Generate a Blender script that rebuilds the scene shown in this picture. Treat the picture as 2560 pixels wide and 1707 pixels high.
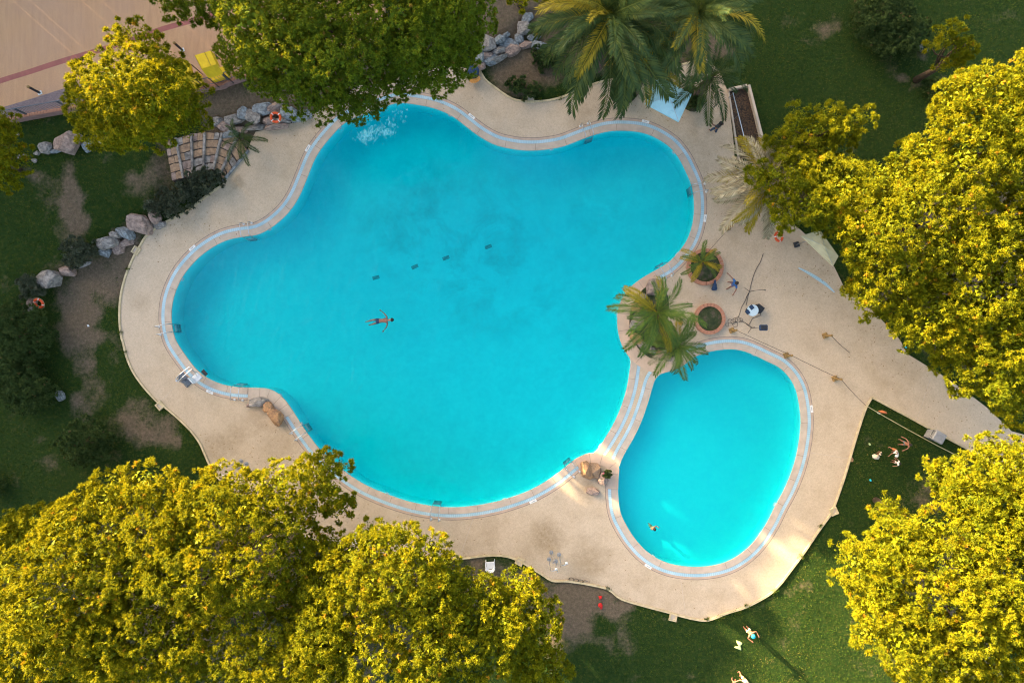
import bpy, bmesh, math, random
import numpy as np
from mathutils import Vector, Matrix, Quaternion
from mathutils.geometry import tessellate_polygon, delaunay_2d_cdt

for o in list(bpy.data.objects):
    bpy.data.objects.remove(o)
SC = bpy.context.scene
COL = SC.collection
R = math.radians
random.seed(7)
RNG = np.random.default_rng(7)

# ------------------------------------------------------------------ camera, sky, sun, exposure
CAM_H = 42.667
SUN_EL = 15.0
SUN_AZ = math.atan2(-0.747, 0.665)          # the sun stands to the upper left of the picture
cam = bpy.data.cameras.new('camera')
cam.sensor_width = 36.0
cam.lens = 24.0
cam.clip_end = 6000.0
camera = bpy.data.objects.new('camera', cam)
COL.objects.link(camera)
camera.location = (0, 0, CAM_H)
camera.rotation_euler = (0, 0, 0)
SC.camera = camera

world = bpy.data.worlds.new('World')
SC.world = world
world.use_nodes = True
wn = world.node_tree.nodes
bg = wn['Background']
sky = wn.new('ShaderNodeTexSky')
sky.sky_type = 'NISHITA'
sky.sun_disc = False
sky.sun_elevation = R(SUN_EL)
sky.sun_rotation = SUN_AZ
sky.air_density = 1.0
sky.dust_density = 5.0
sky.ozone_density = 0.3
world.node_tree.links.new(sky.outputs[0], bg.inputs[0])
bg.inputs[1].default_value = 0.095

sl = bpy.data.lights.new('sun', 'SUN')
sl.energy = 5.0
sl.angle = R(0.6)
sl.color = (1.0, 0.76, 0.42)
sun = bpy.data.objects.new('sun', sl)
COL.objects.link(sun)
ce = math.cos(R(SUN_EL))
to_sun = Vector((math.sin(SUN_AZ) * ce, math.cos(SUN_AZ) * ce, math.sin(R(SUN_EL))))
sun.rotation_euler = to_sun.to_track_quat('Z', 'Y').to_euler()
sun.location = to_sun * 60

vs = SC.view_settings
vs.view_transform = 'Standard'
vs.look = 'None'
vs.gamma = 1.0
vs.exposure = 2.9
vs.use_curve_mapping = False
SC.cycles.filter_width = 1.1
SC.cycles.max_bounces = 8
SC.cycles.transparent_max_bounces = 12

# ------------------------------------------------------------------ measuring helpers
def P(px, py, z=0.0):
    """a point of the photograph (2560 x 1707 pixels) at height z, in metres"""
    k = (CAM_H - z) / CAM_H / 40.0
    return Vector(((px - 1280) * k, -(py - 853.5) * k, z))

def tag(o, label=None, cat=None, group=None, kind=None):
    if label: o['label'] = label
    if cat: o['category'] = cat
    if group: o['group'] = group
    if kind: o['kind'] = kind
    return o

def thing(name, label, cat, loc=(0, 0, 0), rz=0.0, group=None):
    o = bpy.data.objects.new(name, None)
    o.empty_display_size = 0.2
    COL.objects.link(o)
    o.location = loc
    o.rotation_euler = (0, 0, rz)
    return tag(o, label, cat, group)

def origin(o):
    v = Vector((0, 0, 0))
    while o is not None:
        v += Vector(o.location)
        o = o.parent
    return v

def link(name, me, mat, parent=None, loc=None, smooth=False):
    o = bpy.data.objects.new(name, me)
    COL.objects.link(o)
    if mat is not None and not me.materials:
        me.materials.append(mat)
    if parent is not None:
        o.parent = parent
    if loc is not None:
        o.location = loc
    if smooth:
        me.polygons.foreach_set('use_smooth', [True] * len(me.polygons))
    return o

def copy_tree(o, parent=None):
    c = o.copy()
    COL.objects.link(c)
    c.parent = parent
    for ch in o.children:
        copy_tree(ch, c)
    return c

class MB:
    """collects shapes; build() links them as one mesh object"""
    def __init__(s): s.v = []; s.f = []
    def add(s, vs_, fs):
        n = len(s.v)
        s.v += [tuple(v) for v in vs_]
        s.f += [tuple(i + n for i in f) for f in fs]
        return s
    def box(s, c, size, rz=0.0, bev=0.0, rot=None):
        hx, hy, hz = size[0] / 2, size[1] / 2, size[2] / 2
        q = rot if rot is not None else Matrix.Rotation(rz, 3, 'Z')
        c = Vector(c)
        if bev <= 0:
            vs_ = [c + q @ Vector((x * hx, y * hy, z * hz)) for z in (-1, 1) for x, y in ((-1, -1), (1, -1), (1, 1), (-1, 1))]
            return s.add(vs_, [(3, 2, 1, 0), (4, 5, 6, 7), (0, 1, 5, 4), (1, 2, 6, 5), (2, 3, 7, 6), (3, 0, 4, 7)])
        b = bev
        ring = [(-hx + b, -hy), (hx - b, -hy), (hx, -hy + b), (hx, hy - b), (hx - b, hy), (-hx + b, hy), (-hx, hy - b), (-hx, -hy + b)]
        ins = [(x * (1 - b / hx), y * (1 - b / hy)) for x, y in ring]
        vs_ = [c + q @ Vector((x, y, z)) for rr, z in ((ring, -hz), (ring, hz - b), (ins, hz)) for x, y in rr]
        fs = [tuple(range(7, -1, -1)), tuple(range(16, 24))]
        for k in range(2):
            for i in range(8):
                j = (i + 1) % 8
                fs.append((k * 8 + i, k * 8 + j, k * 8 + 8 + j, k * 8 + 8 + i))
        return s.add(vs_, fs)
    def tube(s, pts, r, n=8, caps=True):
        pts = [Vector(p) for p in pts]
        rs = r if isinstance(r, (list, tuple)) else [r] * len(pts)
        vs_ = []; fs = []
        ref = None
        for i, p in enumerate(pts):
            d = (pts[min(i + 1, len(pts) - 1)] - pts[max(i - 1, 0)])
            d = d.normalized() if d.length > 1e-9 else Vector((0, 0, 1))
            if ref is None:
                ref = d.cross(Vector((0, 0, 1)) if abs(d.z) < 0.9 else Vector((1, 0, 0))).normalized()
            u = (ref - d * ref.dot(d)).normalized(); ref = u
            w = d.cross(u)
            for k in range(n):
                a = 2 * math.pi * k / n
                vs_.append(p + (u * math.cos(a) + w * math.sin(a)) * rs[i])
        for i in range(len(pts) - 1):
            for k in range(n):
                k2 = (k + 1) % n
                fs.append((i * n + k, i * n + k2, (i + 1) * n + k2, (i + 1) * n + k))
        if caps:
            fs.append(tuple(range(n - 1, -1, -1)))
            fs.append(tuple(range((len(pts) - 1) * n, len(pts) * n)))
        return s.add(vs_, fs)
    def lathe(s, c, prof, n=20, top=True, bottom=True):
        c = Vector(c); vs_ = []; fs = []
        for r, z in prof:
            for k in range(n):
                a = 2 * math.pi * k / n
                vs_.append(c + Vector((r * math.cos(a), r * math.sin(a), z)))
        for i in range(len(prof) - 1):
            for k in range(n):
                k2 = (k + 1) % n
                fs.append((i * n + k, i * n + k2, (i + 1) * n + k2, (i + 1) * n + k))
        if bottom: fs.append(tuple(range(n - 1, -1, -1)))
        if top: fs.append(tuple(range((len(prof) - 1) * n, len(prof) * n)))
        return s.add(vs_, fs)
    def torus(s, c, r1, r2, n=28, m=8, q=None, a0=0.0, a1=2 * math.pi):
        c = Vector(c); vs_ = []; fs = []
        q = q or Matrix.Identity(3)
        full = abs(a1 - a0 - 2 * math.pi) < 1e-6
        N = n if full else n + 1
        for i in range(N):
            a = a0 + (a1 - a0) * i / n
            for k in range(m):
                b = 2 * math.pi * k / m
                vs_.append(c + q @ Vector(((r1 + r2 * math.cos(b)) * math.cos(a), (r1 + r2 * math.cos(b)) * math.sin(a), r2 * math.sin(b))))
        for i in range(n if full else n):
            j = (i + 1) % N
            for k in range(m):
                k2 = (k + 1) % m
                fs.append((i * m + k, j * m + k, j * m + k2, i * m + k2))
        return s.add(vs_, fs)
    def prism(s, poly, z0, z1):
        """poly: list of (x,y), any order"""
        n = len(poly)
        ar = sum(poly[i][0] * poly[(i + 1) % n][1] - poly[(i + 1) % n][0] * poly[i][1] for i in range(n))
        if ar < 0: poly = poly[::-1]
        vs_ = [(x, y, z0) for x, y in poly] + [(x, y, z1) for x, y in poly]
        fs = [tuple(range(n, 2 * n))] + [(i, (i + 1) % n, n + (i + 1) % n, n + i) for i in range(n)]
        return s.add(vs_, fs)
    def ribbon(s, A, B, z0, z1, closed=False):
        """solid strip between two polylines; A on one side, B on the other"""
        n = len(A); vs_ = []; fs = []
        for a, b in zip(A, B):
            vs_ += [(a[0], a[1], z0), (a[0], a[1], z1), (b[0], b[1], z1), (b[0], b[1], z0)]
        for i in range(n if closed else n - 1):
            j = (i + 1) % n
            p, q = i * 4, j * 4
            fs += [(p, q, q + 1, p + 1), (p + 1, q + 1, q + 2, p + 2), (p + 2, q + 2, q + 3, p + 3)]
        if not closed:
            fs += [(0, 1, 2, 3), ((n - 1) * 4 + 3, (n - 1) * 4 + 2, (n - 1) * 4 + 1, (n - 1) * 4)]
        return s.add(vs_, fs)
    def mesh(s, name, org=None, fix=True):
        me = bpy.data.meshes.new(name)
        if org is not None:
            ox, oy, oz = org
            vv = [(x - ox, y - oy, z - oz) for x, y, z in s.v]
        else: vv = s.v
        me.from_pydata(vv, [], s.f)
        if fix:
            bm = bmesh.new(); bm.from_mesh(me)
            bmesh.ops.recalc_face_normals(bm, faces=bm.faces)
            bm.to_mesh(me); bm.free()
        me.update()
        return me
    def build(s, name, mat, parent=None, loc=None, smooth=False, local=False, fix=True):
        """vertices are world coordinates unless local"""
        if local:
            return link(name, s.mesh(name, None, fix), mat, parent, None, smooth)
        org = Vector(loc) if loc is not None else Vector((0, 0, 0))
        base = origin(parent) if parent is not None else Vector((0, 0, 0))
        return link(name, s.mesh(name, org if loc is not None else base, fix), mat, parent, (org - base) if loc is not None else None, smooth)

def catmull(pts, closed=True, step=6.0):
    pts = [Vector((p[0], p[1])) for p in pts]
    n = len(pts); out = []
    for i in range(n if closed else n - 1):
        p0 = pts[(i - 1) % n] if closed or i > 0 else pts[i]
        p1 = pts[i]; p2 = pts[(i + 1) % n]
        p3 = pts[(i + 2) % n] if closed or i + 2 < n else p2
        m = max(1, int((p2 - p1).length / step))
        for k in range(m):
            t = k / m
            out.append(0.5 * ((2 * p1) + (p2 - p0) * t + (2 * p0 - 5 * p1 + 4 * p2 - p3) * t * t + (3 * p1 - p0 - 3 * p2 + p3) * t ** 3))
    if not closed: out.append(pts[-1])
    return out

def smooth_closed(pts, it=3):
    for _ in range(it):
        n = len(pts)
        pts = [(pts[i - 1] + pts[i] * 2 + pts[(i + 1) % n]) / 4 for i in range(n)]
    return pts

def normals2(pts, closed=True):
    n = len(pts); out = []
    ar = sum(pts[i][0] * pts[(i + 1) % n][1] - pts[(i + 1) % n][0] * pts[i][1] for i in range(n))
    sg = 1 if ar > 0 else -1
    for i in range(n):
        a = pts[(i - 1) % n] if closed or i > 0 else pts[i]
        b = pts[(i + 1) % n] if closed or i < n - 1 else pts[i]
        d = (b - a).normalized()
        out.append(Vector((d.y, -d.x)) * (sg if closed else 1))
    return out                                   # outward for closed outlines

def offs(pts, nr, d):
    return [p + q * d for p, q in zip(pts, nr)]

def in_poly(x, y, poly):
    """vectorised point in polygon"""
    x = np.asarray(x); y = np.asarray(y)
    res = np.zeros(x.shape, bool)
    n = len(poly); j = n - 1
    for i in range(n):
        xi, yi = poly[i][0], poly[i][1]; xj, yj = poly[j][0], poly[j][1]
        if yi != yj:
            c = ((yi > y) != (yj > y)) & (x < (xj - xi) * (y - yi) / (yj - yi) + xi)
            res ^= c
        j = i
    return res

def W2(pts, z=0.0):
    return [Vector(P(p[0], p[1], z)[:2]) for p in pts]

# ------------------------------------------------------------------ materials
def new_mat(name):
    m = bpy.data.materials.new(name)
    m.use_nodes = True
    nt = m.node_tree
    return m, nt, nt.nodes['Principled BSDF'], nt.nodes['Material Output']

def nd(nt, typ, **kw):
    n = nt.nodes.new(typ)
    for k, v in kw.items():
        if k.startswith('i_'):
            key = k[2:]
            n.inputs[int(key) if key.isdigit() else key].default_value = v
        else:
            setattr(n, k, v)
    return n

def ramp(nt, fac, stops, interp='LINEAR'):
    r = nt.nodes.new('ShaderNodeValToRGB')
    cr = r.color_ramp
    cr.interpolation = interp
    while len(cr.elements) < len(stops): cr.elements.new(0.5)
    for e, (p, c) in zip(cr.elements, stops):
        e.position = p
        e.color = (c[0], c[1], c[2], 1) if len(c) > 2 else (c[0],) * 3 + (1,)
    nt.links.new(fac, r.inputs[0])
    return r.outputs[0]

def noise(nt, scale, detail=4.0, rough=0.6, vec=None, dist=0.0):
    n = nd(nt, 'ShaderNodeTexNoise', i_Scale=scale, i_Detail=detail, i_Roughness=rough, i_Distortion=dist)
    if vec is not None: nt.links.new(vec, n.inputs['Vector'])
    return n.outputs['Fac']

def mixc(nt, fac, a, b, mode='MIX'):
    n = nt.nodes.new('ShaderNodeMix'); n.data_type = 'RGBA'; n.blend_type = mode
    for sock, val in ((n.inputs[0], fac), (n.inputs[6], a), (n.inputs[7], b)):
        if hasattr(val, 'is_linked') or isinstance(val, bpy.types.NodeSocket): nt.links.new(val, sock)
        elif isinstance(val, (int, float)): sock.default_value = val
        else: sock.default_value = (val[0], val[1], val[2], 1)
    return n.outputs[2]

def math_n(nt, op, a, b=0.0, clamp=False):
    n = nt.nodes.new('ShaderNodeMath'); n.operation = op; n.use_clamp = clamp
    for i, val in enumerate((a, b)):
        if isinstance(val, bpy.types.NodeSocket): nt.links.new(val, n.inputs[i])
        else: n.inputs[i].default_value = val
    return n.outputs[0]

def bump(nt, h, strength=0.3, dist=0.02):
    b = nd(nt, 'ShaderNodeBump', i_Strength=strength, i_Distance=dist)
    nt.links.new(h, b.inputs['Height'])
    return b.outputs[0]

def simple(name, c1, c2=None, scale=6.0, rough=0.7, bmp=0.15, metallic=0.0, spec=0.4, detail=5.0):
    """two related colours mottled by noise, with a little relief"""
    m, nt, pb, out = new_mat(name)
    if c2 is None: c2 = tuple(c * 0.72 for c in c1)
    tc = nt.nodes.new('ShaderNodeTexCoord').outputs['Object']
    f = noise(nt, scale, detail, 0.62, tc)
    nt.links.new(ramp(nt, f, [(0.32, c2), (0.66, c1)]), pb.inputs['Base Color'])
    pb.inputs['Roughness'].default_value = rough
    pb.inputs['Metallic'].default_value = metallic
    pb.inputs['Specular IOR Level'].default_value = spec
    if bmp: nt.links.new(bump(nt, noise(nt, scale * 5, 3, 0.6, tc), bmp, 0.01), pb.inputs['Normal'])
    return m

def spots(nt, pts):
    """worn or stained places with a position of their own: (x, y, radius, strength)"""
    geo = nt.nodes.new('ShaderNodeNewGeometry').outputs['Position']
    warp = nd(nt, 'ShaderNodeTexNoise', i_Scale=0.9, i_Detail=5.0, i_Roughness=0.65)
    nt.links.new(geo, warp.inputs['Vector'])
    sub = nd(nt, 'ShaderNodeVectorMath', operation='SUBTRACT'); nt.links.new(warp.outputs['Color'], sub.inputs[0]); sub.inputs[1].default_value = (0.5, 0.5, 0.5)
    sc_ = nd(nt, 'ShaderNodeVectorMath', operation='SCALE'); nt.links.new(sub.outputs[0], sc_.inputs[0]); sc_.inputs['Scale'].default_value = 1.6
    pos = nd(nt, 'ShaderNodeVectorMath', operation='ADD'); nt.links.new(geo, pos.inputs[0]); nt.links.new(sc_.outputs[0], pos.inputs[1])
    acc = None
    for x, y, r, s in pts:
        d = nd(nt, 'ShaderNodeVectorMath', operation='MULTIPLY'); nt.links.new(pos.outputs[0], d.inputs[0]); d.inputs[1].default_value = (1, 1, 0)
        dd = nd(nt, 'ShaderNodeVectorMath', operation='DISTANCE'); nt.links.new(d.outputs[0], dd.inputs[0]); dd.inputs[1].default_value = (x, y, 0)
        mr = nd(nt, 'ShaderNodeMapRange', interpolation_type='SMOOTHSTEP'); nt.links.new(dd.outputs['Value'], mr.inputs[0])
        mr.inputs[1].default_value = r * 1.25; mr.inputs[2].default_value = r * 0.25; mr.inputs[3].default_value = 0; mr.inputs[4].default_value = s
        acc = mr.outputs[0] if acc is None else math_n(nt, 'MAXIMUM', acc, mr.outputs[0])
    return acc

def leaf_mat(name, stops, trans=0.35, rough=0.6, tcol=(0.42, 0.32, 0.006)):
    m, nt, pb, out = new_mat(name)
    at = nd(nt, 'ShaderNodeAttribute', attribute_name='tint').outputs['Fac']
    col = ramp(nt, at, stops)
    nt.links.new(col, pb.inputs['Base Color'])
    pb.inputs['Roughness'].default_value = rough
    pb.inputs['Specular IOR Level'].default_value = 0.12
    tr = nt.nodes.new('ShaderNodeBsdfTranslucent')
    nt.links.new(mixc(nt, 0.5, col, tcol), tr.inputs['Color'])
    mx = nt.nodes.new('ShaderNodeMixShader'); mx.inputs[0].default_value = trans
    nt.links.new(pb.outputs[0], mx.inputs[1]); nt.links.new(tr.outputs[0], mx.inputs[2])
    nt.links.new(mx.outputs[0], out.inputs[0])
    return m

MT = {}
MT['kerb'] = simple('kerb_concrete', (0.62, 0.50, 0.30), (0.42, 0.33, 0.19), 3.0, 0.85, 0.3)
MT['band'] = simple('deck_edge_band', (0.54, 0.39, 0.29), (0.42, 0.31, 0.235), 2.5, 0.85, 0.2)
MT['joint'] = simple('mortar_joint', (0.27, 0.21, 0.165), None, 5.0, 0.9, 0.2)
MT['cope'] = simple('coping_slab_stone', (0.55, 0.445, 0.345), (0.43, 0.35, 0.275), 1.8, 0.8, 0.2)
MT['slab'] = simple('peach_slab_stone', (0.62, 0.44, 0.31), (0.47, 0.34, 0.25), 1.2, 0.8, 0.2)
MT['stone_grey'] = simple('boulder_grey', (0.38, 0.34, 0.30), (0.10, 0.088, 0.08), 3.2, 0.9, 0.7)
MT['stone_pink'] = simple('boulder_pink', (0.43, 0.31, 0.25), (0.13, 0.09, 0.075), 3.4, 0.9, 0.7)
MT['stone_orange'] = simple('boulder_orange', (0.55, 0.30, 0.13), (0.24, 0.13, 0.08), 3.0, 0.9, 0.7)
MT['stone_slate'] = simple('slab_slate_blue', (0.33, 0.36, 0.37), (0.08, 0.08, 0.085), 3.0, 0.85, 0.6)
MT['brick'] = simple('terracotta_brick', (0.52, 0.24, 0.14), (0.36, 0.16, 0.10), 8.0, 0.85, 0.3)
MT['steel'] = simple('brushed_steel', (0.60, 0.62, 0.64), (0.45, 0.46, 0.48), 12.0, 0.28, 0.05, 0.9)
MT['dark_metal'] = simple('dark_painted_metal', (0.045, 0.05, 0.055), (0.03, 0.03, 0.035), 9.0, 0.5, 0.05, 0.3)
MT['rail_metal'] = simple('grey_rail_metal', (0.13, 0.16, 0.19), (0.09, 0.10, 0.12), 9.0, 0.5, 0.05, 0.5)
MT['black'] = simple('black_plastic', (0.025, 0.028, 0.035), (0.015, 0.016, 0.02), 8.0, 0.55, 0.1)
MT['navy'] = simple('navy_cloth', (0.02, 0.05, 0.12), (0.012, 0.03, 0.07), 14.0, 0.8, 0.3)
MT['white_plastic'] = simple('white_plastic', (0.80, 0.80, 0.80), (0.70, 0.71, 0.72), 5.0, 0.45, 0.05)
MT['white_paint'] = simple('white_enamel', (0.80, 0.78, 0.74), (0.68, 0.66, 0.62), 6.0, 0.5, 0.05)
MT['orange_ring'] = simple('orange_lifebuoy', (0.80, 0.10, 0.02), (0.62, 0.07, 0.015), 6.0, 0.5, 0.1)
MT['yellow_fabric'] = simple('yellow_canvas', (0.80, 0.55, 0.015), (0.66, 0.43, 0.01), 4.0, 0.75, 0.25)
MT['cyan_fabric'] = simple('pale_cyan_canvas', (0.55, 0.85, 0.88), (0.45, 0.74, 0.78), 2.5, 0.7, 0.2)
MT['cream_fabric'] = simple('cream_canvas', (0.72, 0.66, 0.42), (0.60, 0.54, 0.33), 2.5, 0.75, 0.2)
MT['wood'] = simple('weathered_wood', (0.36, 0.22, 0.07), (0.22, 0.13, 0.045), 7.0, 0.8, 0.4)
MT['bark'] = simple('pine_bark', (0.13, 0.08, 0.05), (0.06, 0.04, 0.025), 7.0, 0.95, 0.8)
MT['palm_bark'] = simple('palm_trunk_bark', (0.15, 0.10, 0.07), (0.06, 0.04, 0.03), 9.0, 0.95, 0.9)
MT['soil'] = simple('dark_soil', (0.09, 0.065, 0.05), (0.04, 0.03, 0.025), 4.0, 0.95, 0.8)
MT['rope'] = simple('pale_rope', (0.55, 0.48, 0.26), (0.40, 0.34, 0.18), 30.0, 0.9, 0.4)
MT['cable'] = simple('black_cable', (0.05, 0.04, 0.035), None, 20.0, 0.6, 0.1)
MT['grey_bin'] = simple('grey_bin_plastic', (0.30, 0.30, 0.31), (0.22, 0.22, 0.23), 4.0, 0.5, 0.1)
MT['red'] = simple('red_cloth', (0.65, 0.02, 0.015), (0.45, 0.012, 0.01), 9.0, 0.8, 0.3)
MT['lime'] = simple('pale_lime_towel', (0.70, 0.76, 0.34), (0.58, 0.64, 0.26), 12.0, 0.9, 0.4)
MT['orange_globe'] = simple('orange_globe', (0.85, 0.38, 0.10), (0.75, 0.30, 0.07), 4.0, 0.5, 0.05)
MT['table_top'] = simple('pale_blue_table', (0.50, 0.62, 0.68), (0.42, 0.54, 0.60), 3.0, 0.4, 0.05)
MT['pink'] = simple('magenta_petals', (0.62, 0.04, 0.25), (0.45, 0.03, 0.16), 9.0, 0.7, 0.2)
MT['skin'] = simple('skin', (0.33, 0.145, 0.09), (0.26, 0.11, 0.07), 9.0, 0.55, 0.05)
MT['skin_dark'] = simple('skin_tanned', (0.27, 0.12, 0.075), (0.21, 0.09, 0.055), 9.0, 0.55, 0.05)
MT['hair'] = simple('dark_hair', (0.025, 0.017, 0.013), (0.012, 0.009, 0.007), 30.0, 0.6, 0.3)
MT['cloth_grey'] = simple('charcoal_tshirt', (0.07, 0.075, 0.08), None, 14.0, 0.85, 0.3)
MT['cloth_jeans'] = simple('blue_jeans', (0.035, 0.07, 0.13), None, 14.0, 0.85, 0.3)
MT['cloth_blue'] = simple('bright_blue_shirt', (0.02, 0.11, 0.34), None, 14.0, 0.85, 0.3)
MT['cloth_white'] = simple('white_cotton', (0.80, 0.77, 0.75), None, 14.0, 0.85, 0.2)
MT['cloth_orange'] = simple('orange_cloth', (0.70, 0.20, 0.07), None, 14.0, 0.85, 0.2)
MT['cloth_cream'] = simple('cream_cloth', (0.78, 0.64, 0.48), None, 14.0, 0.85, 0.2)
MT['cloth_cyan'] = simple('turquoise_cloth', (0.02, 0.55, 0.70), None, 14.0, 0.85, 0.2)
MT['cloth_slate'] = simple('slate_trunks', (0.12, 0.18, 0.22), None, 14.0, 0.85, 0.2)
PINE = [(0.0, (0.05, 0.085, 0.004)), (0.35, (0.16, 0.185, 0.004)), (0.72, (0.34, 0.295, 0.005)), (0.93, (0.49, 0.37, 0.006)), (1.0, (0.54, 0.27, 0.02))]
MT['pine'] = leaf_mat('pine_needles', PINE)
MT['pine_green'] = leaf_mat('dark_pine_needles', [(0.0, (0.045, 0.085, 0.008)), (0.4, (0.115, 0.18, 0.010)), (0.8, (0.22, 0.275, 0.012)), (1.0, (0.26, 0.16, 0.03))])
MT['shrub'] = leaf_mat('dark_shrub_leaves', [(0.0, (0.03, 0.055, 0.018)), (0.5, (0.072, 0.115, 0.03)), (0.9, (0.13, 0.165, 0.045)), (1.0, (0.22, 0.14, 0.06))], 0.2, 0.6, (0.08, 0.10, 0.02))
MT['juniper'] = leaf_mat('grey_juniper_leaves', [(0.0, (0.035, 0.045, 0.026)), (0.5, (0.10, 0.115, 0.066)), (0.9, (0.19, 0.20, 0.13)), (1.0, (0.22, 0.20, 0.15))], 0.15, 0.7, (0.08, 0.09, 0.03))
MT['palm'] = leaf_mat('palm_leaflets', [(0.0, (0.022, 0.048, 0.018)), (0.5, (0.055, 0.088, 0.026)), (1.0, (0.14, 0.15, 0.026))], 0.25, 0.45, (0.2, 0.25, 0.02))
MT['palm_fresh'] = leaf_mat('fresh_palm_leaflets', [(0.0, (0.04, 0.085, 0.02)), (0.5, (0.09, 0.15, 0.028)), (1.0, (0.20, 0.23, 0.03))], 0.25, 0.45, (0.2, 0.28, 0.02))
MT['palm_dark'] = leaf_mat('dark_palm_leaflets', [(0.0, (0.015, 0.035, 0.012)), (0.5, (0.035, 0.07, 0.02)), (1.0, (0.08, 0.11, 0.02))], 0.2, 0.45, (0.1, 0.15, 0.02))
MT['palm_yellow'] = leaf_mat('yellowed_palm_leaflets', [(0.0, (0.16, 0.13, 0.02)), (0.5, (0.30, 0.24, 0.02)), (1.0, (0.48, 0.34, 0.03))], 0.3, 0.5, (0.4, 0.3, 0.02))
MT['palm_dry'] = leaf_mat('dried_palm_leaflets', [(0.0, (0.16, 0.12, 0.07)), (0.5, (0.36, 0.30, 0.18)), (1.0, (0.58, 0.52, 0.36))], 0.2, 0.6, (0.4, 0.35, 0.2))
MT['grass'] = leaf_mat('lawn_blades', [(0.0, (0.013, 0.044, 0.007)), (0.45, (0.040, 0.092, 0.010)), (0.8, (0.115, 0.135, 0.014)), (1.0, (0.21, 0.155, 0.05))], 0.3, 0.6, (0.12, 0.14, 0.01))

# ------------------------------------------------------------------ outlines measured on the photograph
MAIN = [(980,261),(953,270),(915,284),(880,298),(855,313),(831,338),(806,368),(787,398),(775,427),(765,452),(749,490),(727,525),(703,550),(673,573),(640,588),(599,593),(558,604),(517,628),
 (485,656),(457,691),(438,732),(430,767),(429,803),(433,830),(441,854),(463,887),(490,922),(517,944),(550,959),(585,967),(620,969),(645,970),(670,972),(694,983),(716,1004),(733,1028),
 (757,1066),(784,1104),(803,1126),(836,1156),(871,1185),(912,1211),(967,1235),(1021,1253),(1076,1264),(1130,1268),(1185,1264),(1239,1254),(1280,1242),(1321,1227),(1362,1205),
 (1397,1181),(1427,1156),(1445,1143),(1465,1135),(1487,1132),(1511,1099),(1536,1056),(1555,1012),(1569,963),(1575,922),(1578,898),(1563,876),(1552,854),(1545,822),(1544,795),
 (1548,765),(1558,743),(1574,721),(1601,699),(1634,679),(1667,660),(1694,634),(1716,604),(1729,571),(1735,536),(1735,498),(1729,462),(1714,428),(1699,398),(1675,368),(1642,346),
 (1607,332),(1566,327),(1525,328),(1484,338),(1443,353),(1402,368),(1348,376),(1307,376),(1277,372),(1239,363),(1198,341),(1157,310),(1130,290),(1089,272),(1048,263),(1002,257)]
SMALL = [(1822,872),(1784,876),(1754,884),(1727,895),(1708,912),(1688,923),(1667,929),(1648,933),(1634,952),(1626,982),(1615,1017),(1599,1061),(1580,1099),(1558,1137),(1547,1164),
 (1544,1189),(1544,1235),(1550,1281),(1566,1314),(1585,1344),(1612,1374),(1647,1398),(1688,1412),(1743,1417),(1797,1410),(1838,1393),(1879,1360),(1915,1310),(1939,1262),(1961,1222),
 (1983,1167),(1996,1113),(2002,1058),(1999,1017),(1991,977),(1974,944),(1947,917),(1920,904),(1879,884),(1852,875)]
KERB_LEFT = [(556,455),(561,462),(531,481),(498,506),(474,525),(438,545),(408,560),(381,578),(365,593),(349,620),(340,634),(324,669),(313,699),(305,732),(301,767),(301,808),(306,846),
 (309,854),(316,884),(327,914),(340,938),(362,968),(395,1004),(411,1015),(447,1045),(479,1077),(501,1107),(517,1143),(535,1178),(570,1215),(640,1265),(720,1310),(800,1350),(900,1382),
 (1000,1394),(1103,1393),(1157,1394),(1211,1388),(1252,1387),(1280,1393),(1307,1405),(1356,1435),(1381,1450),(1416,1451),(1470,1459),(1519,1471),(1552,1495),(1607,1512),(1675,1530),
 (1691,1535),(1737,1546),(1770,1548),(1816,1531),(1865,1515),(1919,1486),(1947,1461),(1969,1433),(2007,1382),(2048,1322),(2078,1281),(2083,1268),(2108,1197),(2124,1143),(2146,1069),(2165,1015),(2179,993)]
KERB_PATH = [(2179,993),(2260,1036),(2340,1080),(2426,1126),(2560,1196),(2760,1300)]
RIGHT_EDGE = [(2760,1130),(2560,1086),(2527,1077),(2505,1055),(2464,1017),(2410,976),(2355,938),(2312,912),(2271,887),(2258,870),(2251,853),(2233,830),(2192,789),(2157,754),(2111,722),
 (2085,668),(2040,610),(1960,540),(1880,470),(1837,420),(1833,354),(1827,300),(1819,231),(1797,177),(1762,147)]
KERB_BED = [(1762,147),(1715,160),(1669,174),(1600,188),(1540,198),(1498,207),(1454,222),(1416,240),(1373,252),(1321,255),(1280,248),(1239,221),(1212,199),(1200,177)]
TOP_EDGE = [(1200,177),(1120,165),(1000,185),(900,215),(820,262),(768,297),(708,316),(640,330),(625,362),(621,376)]
STEP_EDGE = [(621,376),(585,425),(556,455)]
DECK = KERB_LEFT + KERB_PATH[1:] + RIGHT_EDGE + KERB_BED[1:] + TOP_EDGE[1:] + STEP_EDGE[1:-1]
main_px = smooth_closed(catmull(MAIN, True, 7.0), 3)
small_px = smooth_closed(catmull(SMALL, True, 7.0), 3)
deck_px = [Vector(p) for p in DECK]
main_w = W2(main_px); small_w = W2(small_px); deck_w = W2(deck_px)
main_n = normals2(main_w); small_n = normals2(small_w)
Z_DECK, Z_WATER = 0.06, -0.02

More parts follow.
